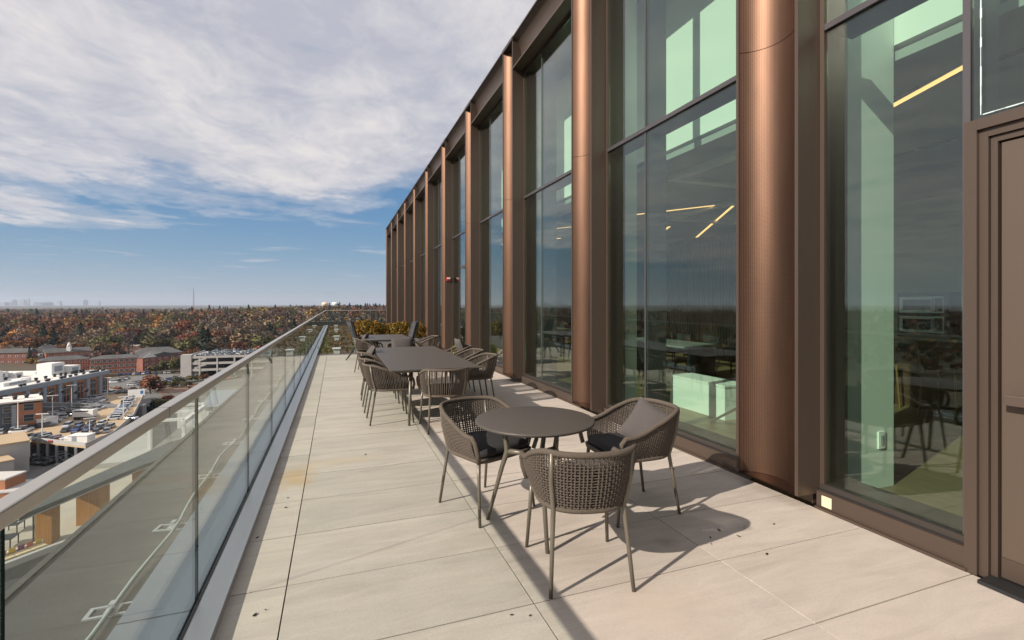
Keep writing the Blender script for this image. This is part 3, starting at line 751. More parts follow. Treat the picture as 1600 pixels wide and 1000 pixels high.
vb = thing('vent_box', 'white vent box behind the hedge near the bronze wall', 'vent', (2.55, 22.5, -.02))
MB().box(-.28, .28, -.22, .22, 0, .52).build('vent_body', VENT, vb); MB().prism([(-.34,-.28),(.34,-.28),(.34,.28),(-.34,.28)], .52, .60).build('vent_lid', VENT, vb)
pb = thing('planter', 'long grey planter box carrying the orange hedge', 'planter', (1.63, 16.1, -.02))
o = MB(); o.box(-1.08, 1.08, -.30, .30, 0, .44); o.build('planter_box', mat('planter_grey', (.20,.20,.20), .7, var=.1, vscale=4), pb)
MB().box(-1.04, 1.04, -.26, .26, .44, .455).build('planter_soil', mat('planter_soil', (.06,.04,.03), .95), pb)
def shrub_pts(rx, ry, h):
    def f(n):
        a = rng.random(n)*2*np.pi; r = np.sqrt(rng.random(n)); z = rng.random(n)
        rr = r*(.75+.35*np.sin(a*3+1.3*z*5)*.5); pr = np.sqrt(np.clip(1-(z*1.0-.15)**2*.9, .1, 1))
        return np.stack([np.cos(a)*rr*rx*pr, np.sin(a)*rr*ry*pr, z*h*(1-.25*r**2)], 1)
    return f
HEDGE = [leaf_cloud(2200, shrub_pts(.40, .33, .56), .065, [(4,(.34,.17,.02)),(3,(.26,.17,.03)),(2,(.12,.13,.02)),(2,(.20,.09,.02))], 'shrub_leaves', LEAFC),
         leaf_cloud(2200, shrub_pts(.42, .33, .52), .065, [(4,(.30,.18,.02)),(3,(.24,.13,.02)),(3,(.13,.14,.03))], 'shrub_leaves', LEAFC)]
TWIG = mat('twig', (.06,.045,.03), .9)
stem = MB()
for q in range(5):
    a = q*1.3; stem.tube([(0,0,0),(.05*math.cos(a),.05*math.sin(a),.15),(.16*math.cos(a),.15*math.sin(a),.40)], [.010,.008,.004], 5)
stem_me = stem.mesh('stems', TWIG)
for i in range(9):
    s_ = thing('hedge_shrub', 'orange and yellow leaved shrub in the long grey planter', 'shrub', (.70+.235*i, 16.1+rand(-.06,.06), .434), rand(0,6), 'shrubs of the orange hedge')
    link('foliage', HEDGE[i % 2], s_); link('stems', stem_me, s_)
    s_.scale = (1, 1, rand(.82, 1.18))
yp = thing('potted_shrub', 'small yellow-green plant in a dark pot at the foot of the bronze wall', 'plant', (2.96, 12.3, 0))
MB().lathe([(.10,0),(.14,.20),(.13,.20)], 16).build('pot', mat('pot_dark', (.05,.05,.05), .6), yp)
f_ = link('foliage', leaf_cloud(700, shrub_pts(.20,.20,.28), .06, [(3,(.40,.32,.04)),(3,(.16,.20,.03))], 'foliage', LEAFC), yp, (0,0,.19))

# ================================================================== things seen inside, behind the glass
WOOD = mat('walnut_front', (.085,.045,.028), .35, var=.4, vscale=2.5, stretch=(1,.4,6))
BLACKM = mat('black_satin', (.018,.018,.02), .35)
STEEL = mat('stainless', (.5,.5,.5), .28, .9)
kc = thing('kitchen_counter', 'dark wood kitchen counter with pale worktop along the inner wall', 'counter', (10.4, 5.6, 0))
MB().box(-.30, .34, -2.6, 2.6, .08, .86).build('cabinet', WOOD, kc); MB().box(-.26, .34, -2.58, 2.58, 0, .08).build('toe_kick', BLACKM, kc)
MB().box(-.33, .345, -2.62, 2.62, .86, .90).build('worktop', mat('worktop_pale', (.50,.49,.46), .4), kc)
for q in range(5): MB().box(-.325, -.302, -2.4+q*1.02, -1.7+q*1.02, .78, .80).build('handle', STEEL, kc)
uc = thing('appliance_tower', 'dark framed tower holding two stacked microwave ovens in the kitchen', 'cabinet', (10.45, 5.75, .90))
MB().box(-.25, .29, -.42, .42, .0, .84).build('cabinet', mat('tower_grey', (.10,.11,.12), .5), uc)
for k, lab in enumerate(('lower', 'upper')):
    m_ = thing('microwave_oven', f'stainless microwave oven, {lab} one of the stacked pair', 'microwave', (10.19, 5.75, 1.00+.36*k))
    MB().box(-.03, .0, -.36, .36, 0, .30).build('front_frame', STEEL, m_); MB().box(-.036, -.0305, -.18, .30, .05, .25).build('door_window', BLACKM, m_)
    MB().box(-.036, -.0305, -.34, -.22, .03, .27).build('control_panel', BLACKM, m_); MB().tube([(-.06,-.19,.04),(-.06,-.19,.26)], .012, 8).build('handle', STEEL, m_)
fg = thing('refrigerator', 'tall stainless refrigerator at the end of the kitchen wall', 'fridge', (10.4, 4.75, 0.9))
MB().box(-.3, .34, -.35, .35, .002, 1.15).build('fridge_body', STEEL, fg); MB().tube([(-.34,.28,.2),(-.34,.28,1.0)], .012, 8).build('handle', STEEL, fg)
isl = thing('kitchen_island', 'walnut kitchen island with black top in front of the counter', 'island', (8.4, 4.9, 0))
MB().box(-.38, .38, -1.5, 1.5, .0, .90).build('island_body', WOOD, isl); MB().box(-.44, .44, -1.58, 1.58, .9, .94).build('island_top', BLACKM, isl)
bt = thing('soap_bottle', 'small blue bottle standing on the kitchen worktop', 'bottle', (10.3, 6.6, .90)); MB().lathe([(.04,0),(.045,.02),(.045,.15),(.015,.19),(.015,.23)], 14).build('bottle_body', mat('blue_plastic', (.08,.25,.40), .2), bt, True); MB().lathe([(.02,.231),(.02,.26)], 10).build('cap', BLACKM, bt)
OCH = mat('ochre_frame', (.20,.115,.035), .5)
def stool(x, y, label):
    t = thing('bar_stool', label, 'stool', (x, y, 0))
    MB().box(-.19, .19, -.2, .2, .66, .70).build('seat', BLACKM, t)
    for sx in (-1, 1):
        for sy in (-1, 1): MB().tube([(sx*.21, sy*.21, 0), (sx*.17, sy*.18, .66)], .014, 6).build('leg', OCH, t)
    bk = MB(); bk.tube([(-.18,.2,.68),(-.19,.24,1.0)], .014, 6); bk.tube([(.18,.2,.68),(.19,.24,1.0)], .014, 6); bk.box(-.205, .205, .225, .25, .90, 1.02); bk.build('backrest', OCH, t)
for i, y in enumerate((4.0, 4.9, 5.8)): stool(7.6, y, ['ochre framed stool at the island end by the refrigerator', 'ochre framed stool at the middle of the island', 'ochre framed stool at the island end by the worktop'][i])
def inner_chair(x, y, a, label, group):
    t = thing('shell_chair', label, 'chair', (x, y, 0), a, group)
    mb = MB(); mb.extr([(-.22,.44),(.22,.42),(.24,.45),(-.20,.48),(-.30,.84),(-.33,.84)], 'x', -.23, .23); o = mb.build('shell', BLACKM, t)
    for sx in (-1, 1):
        for sy in (-1, 1): MB().tube([(sx*.22, sy*.22, 0), (sx*.15, sy*.14, .44)], .011, 6).build('leg', BLACKM, t)
for j, (yy, lab) in enumerate(((8.2, 'nearer the kitchen island'), (14.5, 'farther from the kitchen'))):
    it = thing('meeting_table', f'long grey indoor table behind the glass, {lab}', 'table', (6.4, yy, 0))
    MB().box(-.5, .5, -1.3, 1.3, .72, .75).build('table_top', mat('indoor_top%d' % j, (.26,.26,.26), .4), it)
    for sy in (-1, 1): MB().box(-.3, .3, sy*1.0-.03, sy*1.0+.03, 0, .72).build('leg', BLACKM, it)
    for k in range(3):
        inner_chair(5.55, yy-.85+.85*k, R(-90), f'black shell chair on window side of the indoor table {lab}', f'chairs of the indoor table {lab}')
        inner_chair(7.25, yy-.85+.85*k, R(90), f'black shell chair on room side of the indoor table {lab}', f'chairs of the indoor table {lab}')
for (x, y0, y1, lab) in ((4.78, 4.95, 6.05, 'low white bench wall just inside the glass between two bronze fins'),):
    t = thing('bench_wall', lab, 'bench', (x, y0, 0)); MB().box(0, .42, 0, y1-y0, 0, .43).build('bench_body', WHITE, t); MB().box(-.01, .43, -.01, y1-y0+.01, .43, .455).build('bench_top', WHITE, t)
t = thing('stair_handrail', 'slim metal stair handrail sloping down inside the glass', 'handrail', (4.5, 3.9, 0))
MB().tube([(0,1.0,.02),(0,.0,.62),(0,-.25,.62)], .016, 8).build('rail', STEEL, t); MB().tube([(0,0,0),(0,0,.61)], .014, 8).build('post', STEEL, t); MB().tube([(0,-.25,0),(0,-.25,.61)], .014, 8).build('post', STEEL, t)

# fluted wall, coffers and air slots that give the room behind the glass its depth
FLU = mat('fluted_wood', (.20,.17,.145), .6)
fw = thing('fluted_wall', 'tall fluted wooden wall at the back of the glazed room', 'wall', (10.6, 7.4, 0))
MB().box(.06, .14, 0, 6.4, 0, 3.57).build('backing', FLU, fw)
slat = MB().box(0, .06, 0, .055, .0, 3.56).mesh('slat', FLU)
for k in range(58): link('slat', slat, fw, (0, .02+k*.11, 0))
for i, (x, y) in enumerate(((6.0, 5.4), (8.3, 8.4), (6.0, 11.6), (6.0, 17.6))):
    t = thing('ceiling_coffer', ['pale square ceiling tray above the bench wall','pale square ceiling tray over the fluted wall side','pale square ceiling tray between the indoor tables','pale square ceiling tray past the farther indoor table'][i], 'ceiling tray', (x, y, 3.50))
    for a in ((-1.0,1.0,-1.0,-.85),(-1.0,1.0,.85,1.0),(-1.0,-.85,-.849,.849),(.85,1.0,-.849,.849)): MB().box(*a, 0, .079).build('tray_rim', WHITE, t)
    MB().box(-.84, .84, -.84, .84, .05, .078).build('tray_panel', CEIL, t)
for i, (x, y, l) in enumerate(((5.2, 1.6, 2.4), (7.2, 2.0, 3.0), (5.0, 8.2, 2.6))):
    t = thing('air_slot', ['slim black air slot in the ceiling by the door', 'slim black air slot above the kitchen island', 'slim black air slot above the nearer indoor table'][i], 'air vent', (x, y, 3.565))
    MB().box(-.03, .03, 0, l, 0, .014).build('slot', BLACKM, t)
    for k in range(int(l/.4)): MB().box(-.036, .036, .1+k*.4, .14+k*.4, -.004, -.0005).build('clip', STEEL, t)

# ================================================================== the town and woods below
ZG = -46.0
def smooth(a, b, x):
    t = np.clip((x-a)/(b-a), 0, 1); return t*t*(3-2*t)
def terr(x, y):
    d = np.hypot(x, y); az = np.degrees(np.arctan2(-x, y))           # degrees left of the terrace axis
    A = 24-10*smooth(2, 20, az)
    h = A*smooth(400, 1150, d)*(1-.95*smooth(1700, 3200, d))
    h = h+smooth(450, 900, d)*(3.5*np.sin(x*.0042+1)+3*np.sin(y*.0031+x*.0017))*(1-smooth(4000, 6000, d))
    return ZG+h
def ground_material():
    m = bpy.data.materials.new('ground_mixed'); m.use_nodes = True; nt = m.node_tree; b = nt.nodes['Principled BSDF']
    g = nt.nodes.new('ShaderNodeNewGeometry'); p = g.outputs['Position']
    a = noise(nt, p, .012, 8, .65); c = noise(nt, p, .05, 6, .7)
    cc = mixc(nt, ramp(nt, a, [(.35,0.0),(.65,1.0)]), (.085,.062,.040), (.060,.058,.030))
    cc = mixc(nt, ramp(nt, c, [(.45,0.0),(.7,1.0)]), cc, (.10,.055,.030))
    nt.links.new(cc, b.inputs['Base Color']); b.inputs['Roughness'].default_value = .95; return m
rs_ = [8, 60, 140, 250, 380, 520, 650, 780, 900, 1050, 1200, 1400, 1650, 1900, 2200, 2600, 3100, 3700, 4400, 5200, 7000, 10000, 15000, 24000]
na = 180; vs = [(0,0,ZG)]; fs = []
for r in rs_:
    for j in range(na):
        x, y = r*math.sin(2*math.pi*j/na), r*math.cos(2*math.pi*j/na); vs.append((x, y, float(terr(np.array(x), np.array(y)))))
for j in range(na): fs.append((0, 1+(j+1) % na, 1+j))
for i in range(len(rs_)-1):
    for j in range(na):
        a = 1+i*na+j; b = 1+i*na+(j+1) % na; fs.append((a, b, b+na, a+na))
mb = MB(); mb.add(vs, fs); gnd = struct(mb.build('ground', ground_material(), smooth=True))
ASPH = mat('asphalt', (.165,.158,.150), .9, var=.25, vscale=.08)
def sheet(name, px, z, m_):
    pts = [at(u, v, z) for u, v in px]; mb = MB(); mb.add(pts, [tuple(range(len(pts)))]); return struct(mb.build(name, m_))
sheet('street', [(-420,720),(-200,590),(60,575),(300,579),(520,590),(560,700),(330,800),(60,1000),(-400,1000)], ZG+.15, ASPH)
sheet('parking_lot', [(170,603),(176,590),(262,584),(330,588),(300,612),(232,622)], ZG+.3, mat('lot_grey', (.17,.165,.155), .9, var=.2, vscale=.1))
sheet('lawn', [(150,590),(196,585),(270,583),(272,581),(190,580),(146,584)], ZG+.3, mat('lawn', (.06,.085,.025), .95, var=.3, vscale=.3))
sheet('pavement', [(238,607),(300,601),(330,606),(250,617)], ZG+.45, mat('lot_pave', (.24,.15,.10), .9, var=.2, vscale=.2))

BRICK = mat('red_brick', (.38,.145,.090), .85, var=.3, vscale=.35)
BRICK2 = mat('orange_brick', (.36,.155,.075), .85, var=.22, vscale=.4)
BRICKD = mat('dark_brick', (.27,.105,.075), .85, var=.3, vscale=.35)
ROOFG = mat('dark_shingle', (.10,.098,.095), .9, var=.25, vscale=.3)
ROOFW = mat('white_roof', (.72,.69,.63), .8, var=.08, vscale=.06)
SLATE = mat('slate_cladding', (.070,.085,.105), .6, var=.1, vscale=.2)
GREYP = mat('grey_panel', (.26,.29,.33), .55, var=.08, vscale=.2)
CONC = mat('concrete', (.42,.40,.37), .85, var=.15, vscale=.15)
CONC_D = mat('concrete_grey', (.24,.235,.235), .85, var=.15, vscale=.15)
WTRIM = mat('white_trim', (.72,.71,.68), .7)
WPANE = mat('window_pane', (.025,.035,.042), .12, spec=.8)
TAN = mat('tan_deck', (.46,.34,.21), .9, var=.14, vscale=.07)
def base_frame(name, label, cat, a, b, z=ZG, group=None):
    L = (b-a).length; t = thing(name, label, cat, (a.x, a.y, z), math.atan2(b.y-a.y, b.x-a.x), group); return t, math.hypot(b.x-a.x, b.y-a.y)
WIN_ME = {}
def win_mesh(w, h, side, frame):
    key = (round(w,2), round(h,2), side, frame.name)
    if key not in WIN_ME:
        f = MB(); g = MB(); t = .14
        if side == 'f':
            f.box(-w/2,w/2,-.10,0,0,t); f.box(-w/2,w/2,-.10,0,h-t,h); f.box(-w/2,-w/2+t,-.10,0,t,h-t); f.box(w/2-t,w/2,-.10,0,t,h-t); f.box(-w/2+t,w/2-t,-.09,-.01,h*.5-.05,h*.5+.05)
            g.box(-w/2+t,w/2-t,-.05,-.002,t,h-t)
        else:
            f.box(0,.10,-w/2,w/2,0,t); f.box(0,.10,-w/2,w/2,h-t,h); f.box(0,.10,-w/2,-w/2+t,t,h-t); f.box(0,.10,w/2-t,w/2,t,h-t); f.box(.01,.09,-w/2+t,w/2-t,h*.5-.05,h*.5+.05)
            g.box(.002,.05,-w/2+t,w/2-t,t,h-t)
        WIN_ME[key] = (f.mesh('window', frame), g.mesh('pane', WPANE))
    return WIN_ME[key]
def window(t, x, y, z, w, h, side='f', frame=None):
    f, g = win_mesh(w, h, side, frame or WTRIM); o = link('window', f, t, (x, y, z)); link('pane', g, o)
def roof_on(t, kind, L, D, H, m_, rise=3.0, ov=.5):
    mb = MB()
    if kind == 'flat':
        mb.box(-.15, L+.15, -.15, D+.15, H, H+.35); return mb.build('roof', m_, t)
    x0, x1, y0, y1 = -ov, L+ov, -ov, D+ov
    if kind == 'gable':
        mb.add([(x0,y0,H),(x1,y0,H),(x1,y1,H),(x0,y1,H),(x0,D/2,H+rise),(x1,D/2,H+rise)], [(0,1,5,4),(2,3,4,5),(0,4,3),(1,2,5),(0,3,2,1)])
    elif kind == 'gable_front':
        mb.add([(x0,y0,H),(x1,y0,H),(x1,y1,H),(x0,y1,H),(L/2,y0,H+rise),(L/2,y1,H+rise)], [(0,4,5,3),(1,2,5,4),(0,1,4),(2,3,5),(0,3,2,1)])
    else:
        i = min(L, D)/2*.9
        mb.add([(x0,y0,H),(x1,y0,H),(x1,y1,H),(x0,y1,H),(i,D/2,H+rise),(L-i,D/2,H+rise)], [(0,1,5,4),(1,2,5),(2,3,4,5),(3,0,4),(0,3,2,1)])
    return mb.build('roof', m_, t)
FOOT = []
def block(name, label, px, D, H, floors, ncol, wallm, roofk, roofm, rise=3.0, z=ZG, sidecols=3, winw=1.5, winh=1.5, frame=None, chim=0):
    a, b = at(px[0], px[1], z), at(px[2], px[3], z)
    t, L = base_frame(name, label, 'building', a, b, z)
    MB().box(0, L, 0, D, 0, H).build('wall', wallm, t)
    rf = roof_on(t, roofk, L, D, H, roofm, rise)
    fh = H/floors
    for f in range(floors):
        for c in range(ncol): window(t, (c+.5)*L/ncol, -.001, f*fh+fh*.32, winw, winh, 'f', frame)
        for c in range(sidecols): window(t, L+.001, (c+.5)*D/sidecols, f*fh+fh*.32, winw*.8, winh, 's', frame)
    for c in range(chim): MB().box(L*(c+.5)/chim-.6, L*(c+.5)/chim+.6, D*.5-.5, D*.5+.5, H+rise*.4, H+rise+1.6).build('chimney', wallm, rf)
    e = Vector((b.x-a.x, b.y-a.y, 0)).normalized(); n = Vector((-e.y, e.x, 0)); c = Vector((a.x, a.y, 0))+e*L/2+n*D/2
    FOOT.append((c.x, c.y, max(L, D)*.55)); return t
block('apartment_block', 'three-storey red brick apartment block with white windows beside the car park', (140,586,220,581), 13, 10.2, 3, 9, BRICK, 'hip', ROOFG, 2.2, chim=3, winw=2.2, winh=1.7)
block('apartment_block', 'dark brick apartment wing with white gable behind the green trees', (223,582,284,574), 13, 10.0, 3, 6, BRICKD, 'gable_front', ROOFG, 3.0)
pd = bpy.data.objects['apartment_block.001']; pe_ = MB(); pe_.add([(-.3,-.62,10.0),(9.5,-.62,10.0),(4.6,-.62,13.2),(-.3,-.5,10.0),(9.5,-.5,10.0),(4.6,-.5,13.2)], [(0,1,2),(5,4,3),(0,2,5,3),(1,4,5,2),(0,3,4,1)]); pe_.build('white_pediment', WTRIM, pd)
block('apartment_block', 'low red brick row with white windows behind the white flat roof', (60,588,139,582), 12, 9.6, 3, 9, BRICK, 'hip', ROOFG, 2.4)
block('town_house', 'dark brick house row under dark roofs at the edge of the wood', (-25,572,43,570), 12, 9.5, 2, 6, BRICKD, 'gable', ROOFG, 3.2, chim=2)
block('town_house', 'white gabled house standing between dark brick rows', (50,567,78,566), 16, 8.5, 2, 3, WTRIM, 'gable_front', mat('gable_slate', (.16,.15,.15), .9), 5.0, frame=GREYP)
block('apartment_block', 'long brick row with grey shingle roof below the red maple', (72,569,142,564), 13, 8.5, 2, 7, BRICK, 'gable', ROOFG, 3.2, chim=1)
block('apartment_block', 'flat-roofed brick and cream block in front of the wood', (196,553,287,550), 16, 7.2, 2, 9, BRICK, 'flat', mat('pale_flat_roof', (.45,.40,.34), .8), winw=3.0, winh=1.6)
block('apartment_block', 'wide dark-roofed brick hall with white pediment beyond the car park', (205,568,286,563), 20, 7.0, 2, 7, BRICKD, 'hip', ROOFG, 4.5)
block('town_house', 'small tan house with pale gable by the dark row', (2,563,22,562), 14, 8, 2, 2, mat('tan_wall', (.32,.25,.18), .85), 'gable_front', mat('tan_roof', (.22,.16,.11), .9), 4.5)
block('town_house', 'pale house half hidden in the wood above the garage', (337,536,350,535), 12, 8, 2, 2, WTRIM, 'gable_front', ROOFG, 4)
block('town_house', 'white house deep in the wood below the mast', (272,502,281,501), 16, 11, 2, 2, WTRIM, 'gable', ROOFG, 4)
block('town_house', 'pale house roof showing through the middle of the wood', (70,520,76,519), 18, 12, 2, 2, WTRIM, 'gable', mat('pale_roof', (.6,.58,.55), .8), 4)
cu = thing('white_cupola', 'white cupola tower standing among the brick roofs', 'tower', at(108,566,ZG))
MB().box(-1.3,1.3,-1.3,1.3,0,13).build('tower_shaft', WTRIM, cu); MB().lathe([(1.5,13),(1.2,14.2),(.7,15.4),(.1,16.6)], 10).build('cupola_dome', WTRIM, cu, True)
# ---- open parking garage
ga, gb = at(284,590,ZG), at(470,583,ZG)
gt, GL = base_frame('parking_garage', 'open three-level concrete parking garage with cars on its roof', 'garage', ga, gb)
GD, GH = 46, 12.6
for z in (3.9, 8.1, 12.2): MB().box(0, GL, 0, GD, z, z+.45).build('deck_slab', CONC, gt)
for z in (4.35, 8.55, 12.65):
    MB().box(0, GL, -.25, 0, z-.5, z+1.0).build('spandrel', CONC, gt); MB().box(-.25, 0, -.25, GD, z-.5, z+1.0).build('spandrel', CONC, gt)
    MB().box(GL, GL+.25, -.25, GD, z-.5, z+1.0).build('spandrel', CONC, gt)
for k in range(8):
    x = k*GL/7
    MB().box(x-.45, x+.45, -.42, -.255, 0, 12.6).build('column', CONC, gt)
    for yy in (15, 30, 45): MB().box(x-.35, x+.35, yy-.35, yy+.35, 0, 12.1).build('column', CONC, gt)
MB().box(-.5, 5.5, -.6, 5, 0, 14.6).build('stair_tower', CONC, gt)
MB().box(0, GL, GD, GD+.3, 0, 12.6).build('rear_wall', CONC_D, gt)
# ---- long modern building with white roof
ra, rb = at(-60,624,-29.8), at(170,579.5,-29.8)
mt_, ML = base_frame('office_block', 'long brick and grey office block with white roof full of vents', 'building', ra, rb, ZG); MH, MD = 16.2, 46
MB().box(0, ML, 0, MD, 0, MH).build('wall', BRICK2, mt_)
MB().box(-.2, ML+.2, -.35, 0, MH-1.4, MH+.25).build('cornice', GREYP, mt_)
rf = MB().box(-.2, ML+.2, 0, MD, MH, MH+.12).build('roof', ROOFW, mt_)
for yy in (0, MD-.4): MB().box(-.2, ML+.2, yy, yy+.4, MH+.12, MH+.55).build('parapet', WTRIM, rf)
MB().box(ML-.2, ML+.2, .4, MD-.4, MH+.12, MH+.55).build('parapet', WTRIM, rf)
pit = ML/9
for k in range(9):
    x = k*pit
    MB().box(x+pit*.05, x+pit*.27, -.9, -.01, 0, MH-1.5).build('grey_bay', GREYP, mt_)
    for j in range(3):
        MB().box(x+pit*(.33+.21*j), x+pit*(.46+.21*j), -.12, -.002, 3.2, MH-2.4).build('window_strip', WPANE, mt_)
        for z in (6.4, 9.6, 12.2): MB().box(x+pit*(.325+.21*j), x+pit*(.465+.21*j), -.16, -.121, z, z+.28).build('spandrel_bar', GREYP, mt_)
for j in range(5): MB().box(ML+.002, ML+.12, 3+j*8.5, 6.5+j*8.5, 3.2, MH-2.4).build('window_strip', WPANE, mt_)
vent = MB().lathe([(.5,0),(.5,.7),(.75,.75),(.6,1.15),(.1,1.3)], 10); vme = vent.mesh('roof_vent', mat('vent_dark', (.03,.03,.035), .6), True)
for k in range(80):
    x = rand(2, ML-2); row = k % 3; y = (1.0, 9, 22)[row]+rand(-.6, .6); x = round(x/1.7)*1.7
    link('roof_vent', vme, rf, (x, y, MH+.12))
for x, y, w, d, h in ((ML*.80,14,7,6,5.2),(ML*.91,12,6,6,3.2),(ML*.58,26,9,7,3.0),(ML*.42,20,10,8,4.4),(ML*.30,28,14,10,3.2),(ML*.66,34,8,6,3.6),(ML*.18,16,8,6,3),(ML*.50,10,5,3,1.6),(ML*.36,8,12,3,1.4),(ML*.72,24,4,8,2.2),(ML*.24,36,9,5,3.8)):
    u_ = MB().box(x, x+w, y, y+d, MH+.12, MH+h).build('plant_unit', WTRIM, rf); MB().box(x+w*.2, x+w*.8, y-.15, y-.01, MH+h*.3, MH+h*.75).build('louvre', GREYP, u_)
FOOT.append(((ra.x+rb.x)/2-8, (ra.y+rb.y)/2+20, 70))
# ---- nearer wing in slate and brick
wa, wb = at(-60,638,-31), at(66,625,-31)
wt, WL = base_frame('office_wing', 'nearer slate and brick wing with white roof beside the parking deck', 'building', wa, wb, ZG); WH, WD = 15, 13
MB().box(0, WL*.62, 0, WD, 0, WH).build('wall', SLATE, wt); MB().box(WL*.62, WL, -.4, WD, 0, WH-.6).build('brick_wall', BRICK2, wt)
rf = MB().box(-.2, WL+.2, -.5, WD+.2, WH, WH+.5).build('roof', ROOFW, wt)
for k in range(9): link('roof_vent', vme, rf, (WL*.3+k*3.1+rand(-.6,.6), rand(3, 9), WH+.5))
for f in range(4):
    for c in range(4): window(wt, WL*.62*(c+.5)/4, -.001, 1.2+f*3.6, 2.0, 2.1, 'f', GREYP)
    window(wt, WL*.82, -.401, 1.2+f*3.6, 2.6, 2.4, 'f', GREYP)
MB().box(WL*.60, WL*.66, -.6, -.401, 0, WH-.7).build('corner_panel', GREYP, wt)

# ---- tan parking deck
DK = -40.0
dpx = [(-60,700),(46,688),(134,698),(178,679),(209,651),(228,612),(168,607),(124,620),(72,648),(30,666),(-60,676)]
pts = [at(u, v, DK) for u, v in dpx]
mb = MB(); mb.prism([(p.x, p.y) for p in pts][::-1], DK-.5, DK); deck = struct(mb.build('parking_deck', TAN))
gm = MB()
for i in range(0, 5):
    p, q = pts[i], pts[i+1]; d = (q-p); L = d.length; e = d/L; n = Vector((-e.y, e.x, 0))
    c = [p, q, q+n*.25, p+n*.25]; gm.prism([(w.x, w.y) for w in c], DK+.002, DK+1.05)
gm.build('guard_wall', CONC, deck)
for i in range(7):
    p = pts[1].lerp(pts[2], i/6); MB().box(p.x-.3, p.x+.3, p.y-.3, p.y+.3, ZG, DK-.5).build('deck_column', CONC_D, deck)
    p = pts[2].lerp(pts[4], i/6); MB().box(p.x-.3, p.x+.3, p.y+.5, p.y+1.1, ZG, DK-.5).build('deck_column', CONC_D, deck)
# ---- cars
PAINT = obj_color_mat('car_paint', .28, 0, coat=.6, metal=.25); CGLASS = mat('car_glass', (.015,.018,.02), .08, spec=.8); TYRE = mat('tyre', (.015,.015,.015), .8)
RIM = mat('rim', (.4,.4,.4), .4, .7); LAMP = mat('car_lamp', (.6,.55,.5), .2)
def car_meshes(L, W, H, suv):
    hood = H*.60; b = MB(); hw = W/2
    st = [(-L/2,.30,.52,.80),(-L/2+.12,.20,.74,.93),(-L/2+.9,.18,hood,1.0),(L/2-.9,.18,hood-.02,1.0),(L/2-.15,.20,.80,.93),(L/2,.32,.60,.82)]
    vs = []; 
    for y, z0, z1, k in st: vs += [(-hw*k,y,z0),(hw*k,y,z0),(hw*k*1.0,y,z1-.12),(hw*k*.93,y,z1),(-hw*k*.93,y,z1),(-hw*k*1.0,y,z1-.12)]
    fs = [tuple(range(6))[::-1], tuple(range(30,36))]
    for i in range(5): fs += [(i*6+j, i*6+(j+1)%6, (i+1)*6+(j+1)%6, (i+1)*6+j) for j in range(6)]
    b.add(vs, [f[::-1] for f in fs])
    ry0, ry1 = (-L/2+.45, L*.16) if suv else (-L/2+1.15, L*.12)
    b.add([(-hw*.70,ry0,H-.03),(hw*.70,ry0,H-.03),(hw*.70,ry1,H-.03),(-hw*.70,ry1,H-.03),(-hw*.66,ry0+.08,H),(hw*.66,ry0+.08,H),(hw*.66,ry1-.08,H),(-hw*.66,ry1-.08,H)],
          [(4,5,6,7),(0,1,5,4),(1,2,6,5),(2,3,7,6),(3,0,4,7)])
    g = MB(); gy0, gy1 = (ry0-.2, ry1+.75) if suv else (ry0-.6, ry1+.8)
    g.add([(-hw*.9,gy0,hood-.04),(hw*.9,gy0,hood-.04),(hw*.9,gy1,hood-.04),(-hw*.9,gy1,hood-.04),(-hw*.70,ry0,H-.03),(hw*.70,ry0,H-.03),(hw*.70,ry1,H-.03),(-hw*.70,ry1,H-.03)],
          [(0,1,5,4),(1,2,6,5),(2,3,7,6),(3,0,4,7),(4,5,6,7)])
    w = MB(); w.lathe([(.20,-.10),(.33,-.10),(.33,.10),(.20,.10)], 14)
    for i, v in enumerate(w.v): w.v[i] = (v[2], v[0], v[1])
    return b.mesh('body', PAINT), g.mesh('windows', CGLASS), w.mesh('wheel', TYRE)
CARM = [car_meshes(4.7, 1.82, 1.45, False), car_meshes(4.75, 1.92, 1.70, True), car_meshes(4.3, 1.78, 1.50, True)]
COLS = {'silver': (.52,.53,.54), 'white': (.75,.75,.74), 'black': (.02,.02,.022), 'charcoal': (.07,.075,.08), 'grey': (.26,.27,.28), 'blue': (.03,.06,.22), 'red': (.30,.025,.02), 'tan': (.35,.29,.2)}
def car(p, heading, cname, where, group, kind=None):
    k = kind if kind is not None else random.randrange(3); bm_, gm_, wm_ = CARM[k]
    t = thing('parked_car', f'{cname} {("saloon car","sport utility car","compact car")[k]} {where}', 'car', p, heading, group)
    o = link('body', bm_, t); o.color = (*COLS[cname], 1); link('windows', gm_, t)
    for sx in (-1, 1):
        for sy in (-1, 1): link('wheel', wm_, t, (sx*.80, sy*1.38, .33))
    return t
def car_row(u1, v1, u2, v2, n, where, group, z=DK, ang=90, pal=('silver','grey','charcoal','black','white','silver'), skip=.04, hold=None):
    a, b = at(u1, v1, z), at(u2, v2, z); h = math.atan2(b.y-a.y, b.x-a.x)-R(90)+R(ang); L = (b-a).length
    n = min(n, max(2, int(L/2.35)+1)) if abs(math.sin(R(ang))) > .5 else min(n, max(2, int(L/5.2)+1))
    for i in range(n):
        if random.random() < skip: continue
        p = a.lerp(b, i/(n-1)); p.z = z
        car(p, h+random.choice((0, math.pi))+R(rand(-2,2)), random.choice(pal), where, group)
GDK = 'cars parked on the tan deck'
car_row(131,617,208,613,12, 'in the far row of the tan deck', GDK, pal=('white','silver','charcoal','black'))
car_row(118,629,60,659,16, 'beside the brick office on the tan deck', GDK, pal=('charcoal','grey','black','silver'))
car_row(158,626,86,655,22, 'in the middle row of the tan deck', GDK, pal=('grey','silver','charcoal','silver'))
car_row(151,622,80,649,20, 'in the middle row of the tan deck, nose to nose', GDK, pal=('grey','charcoal','silver','black'))
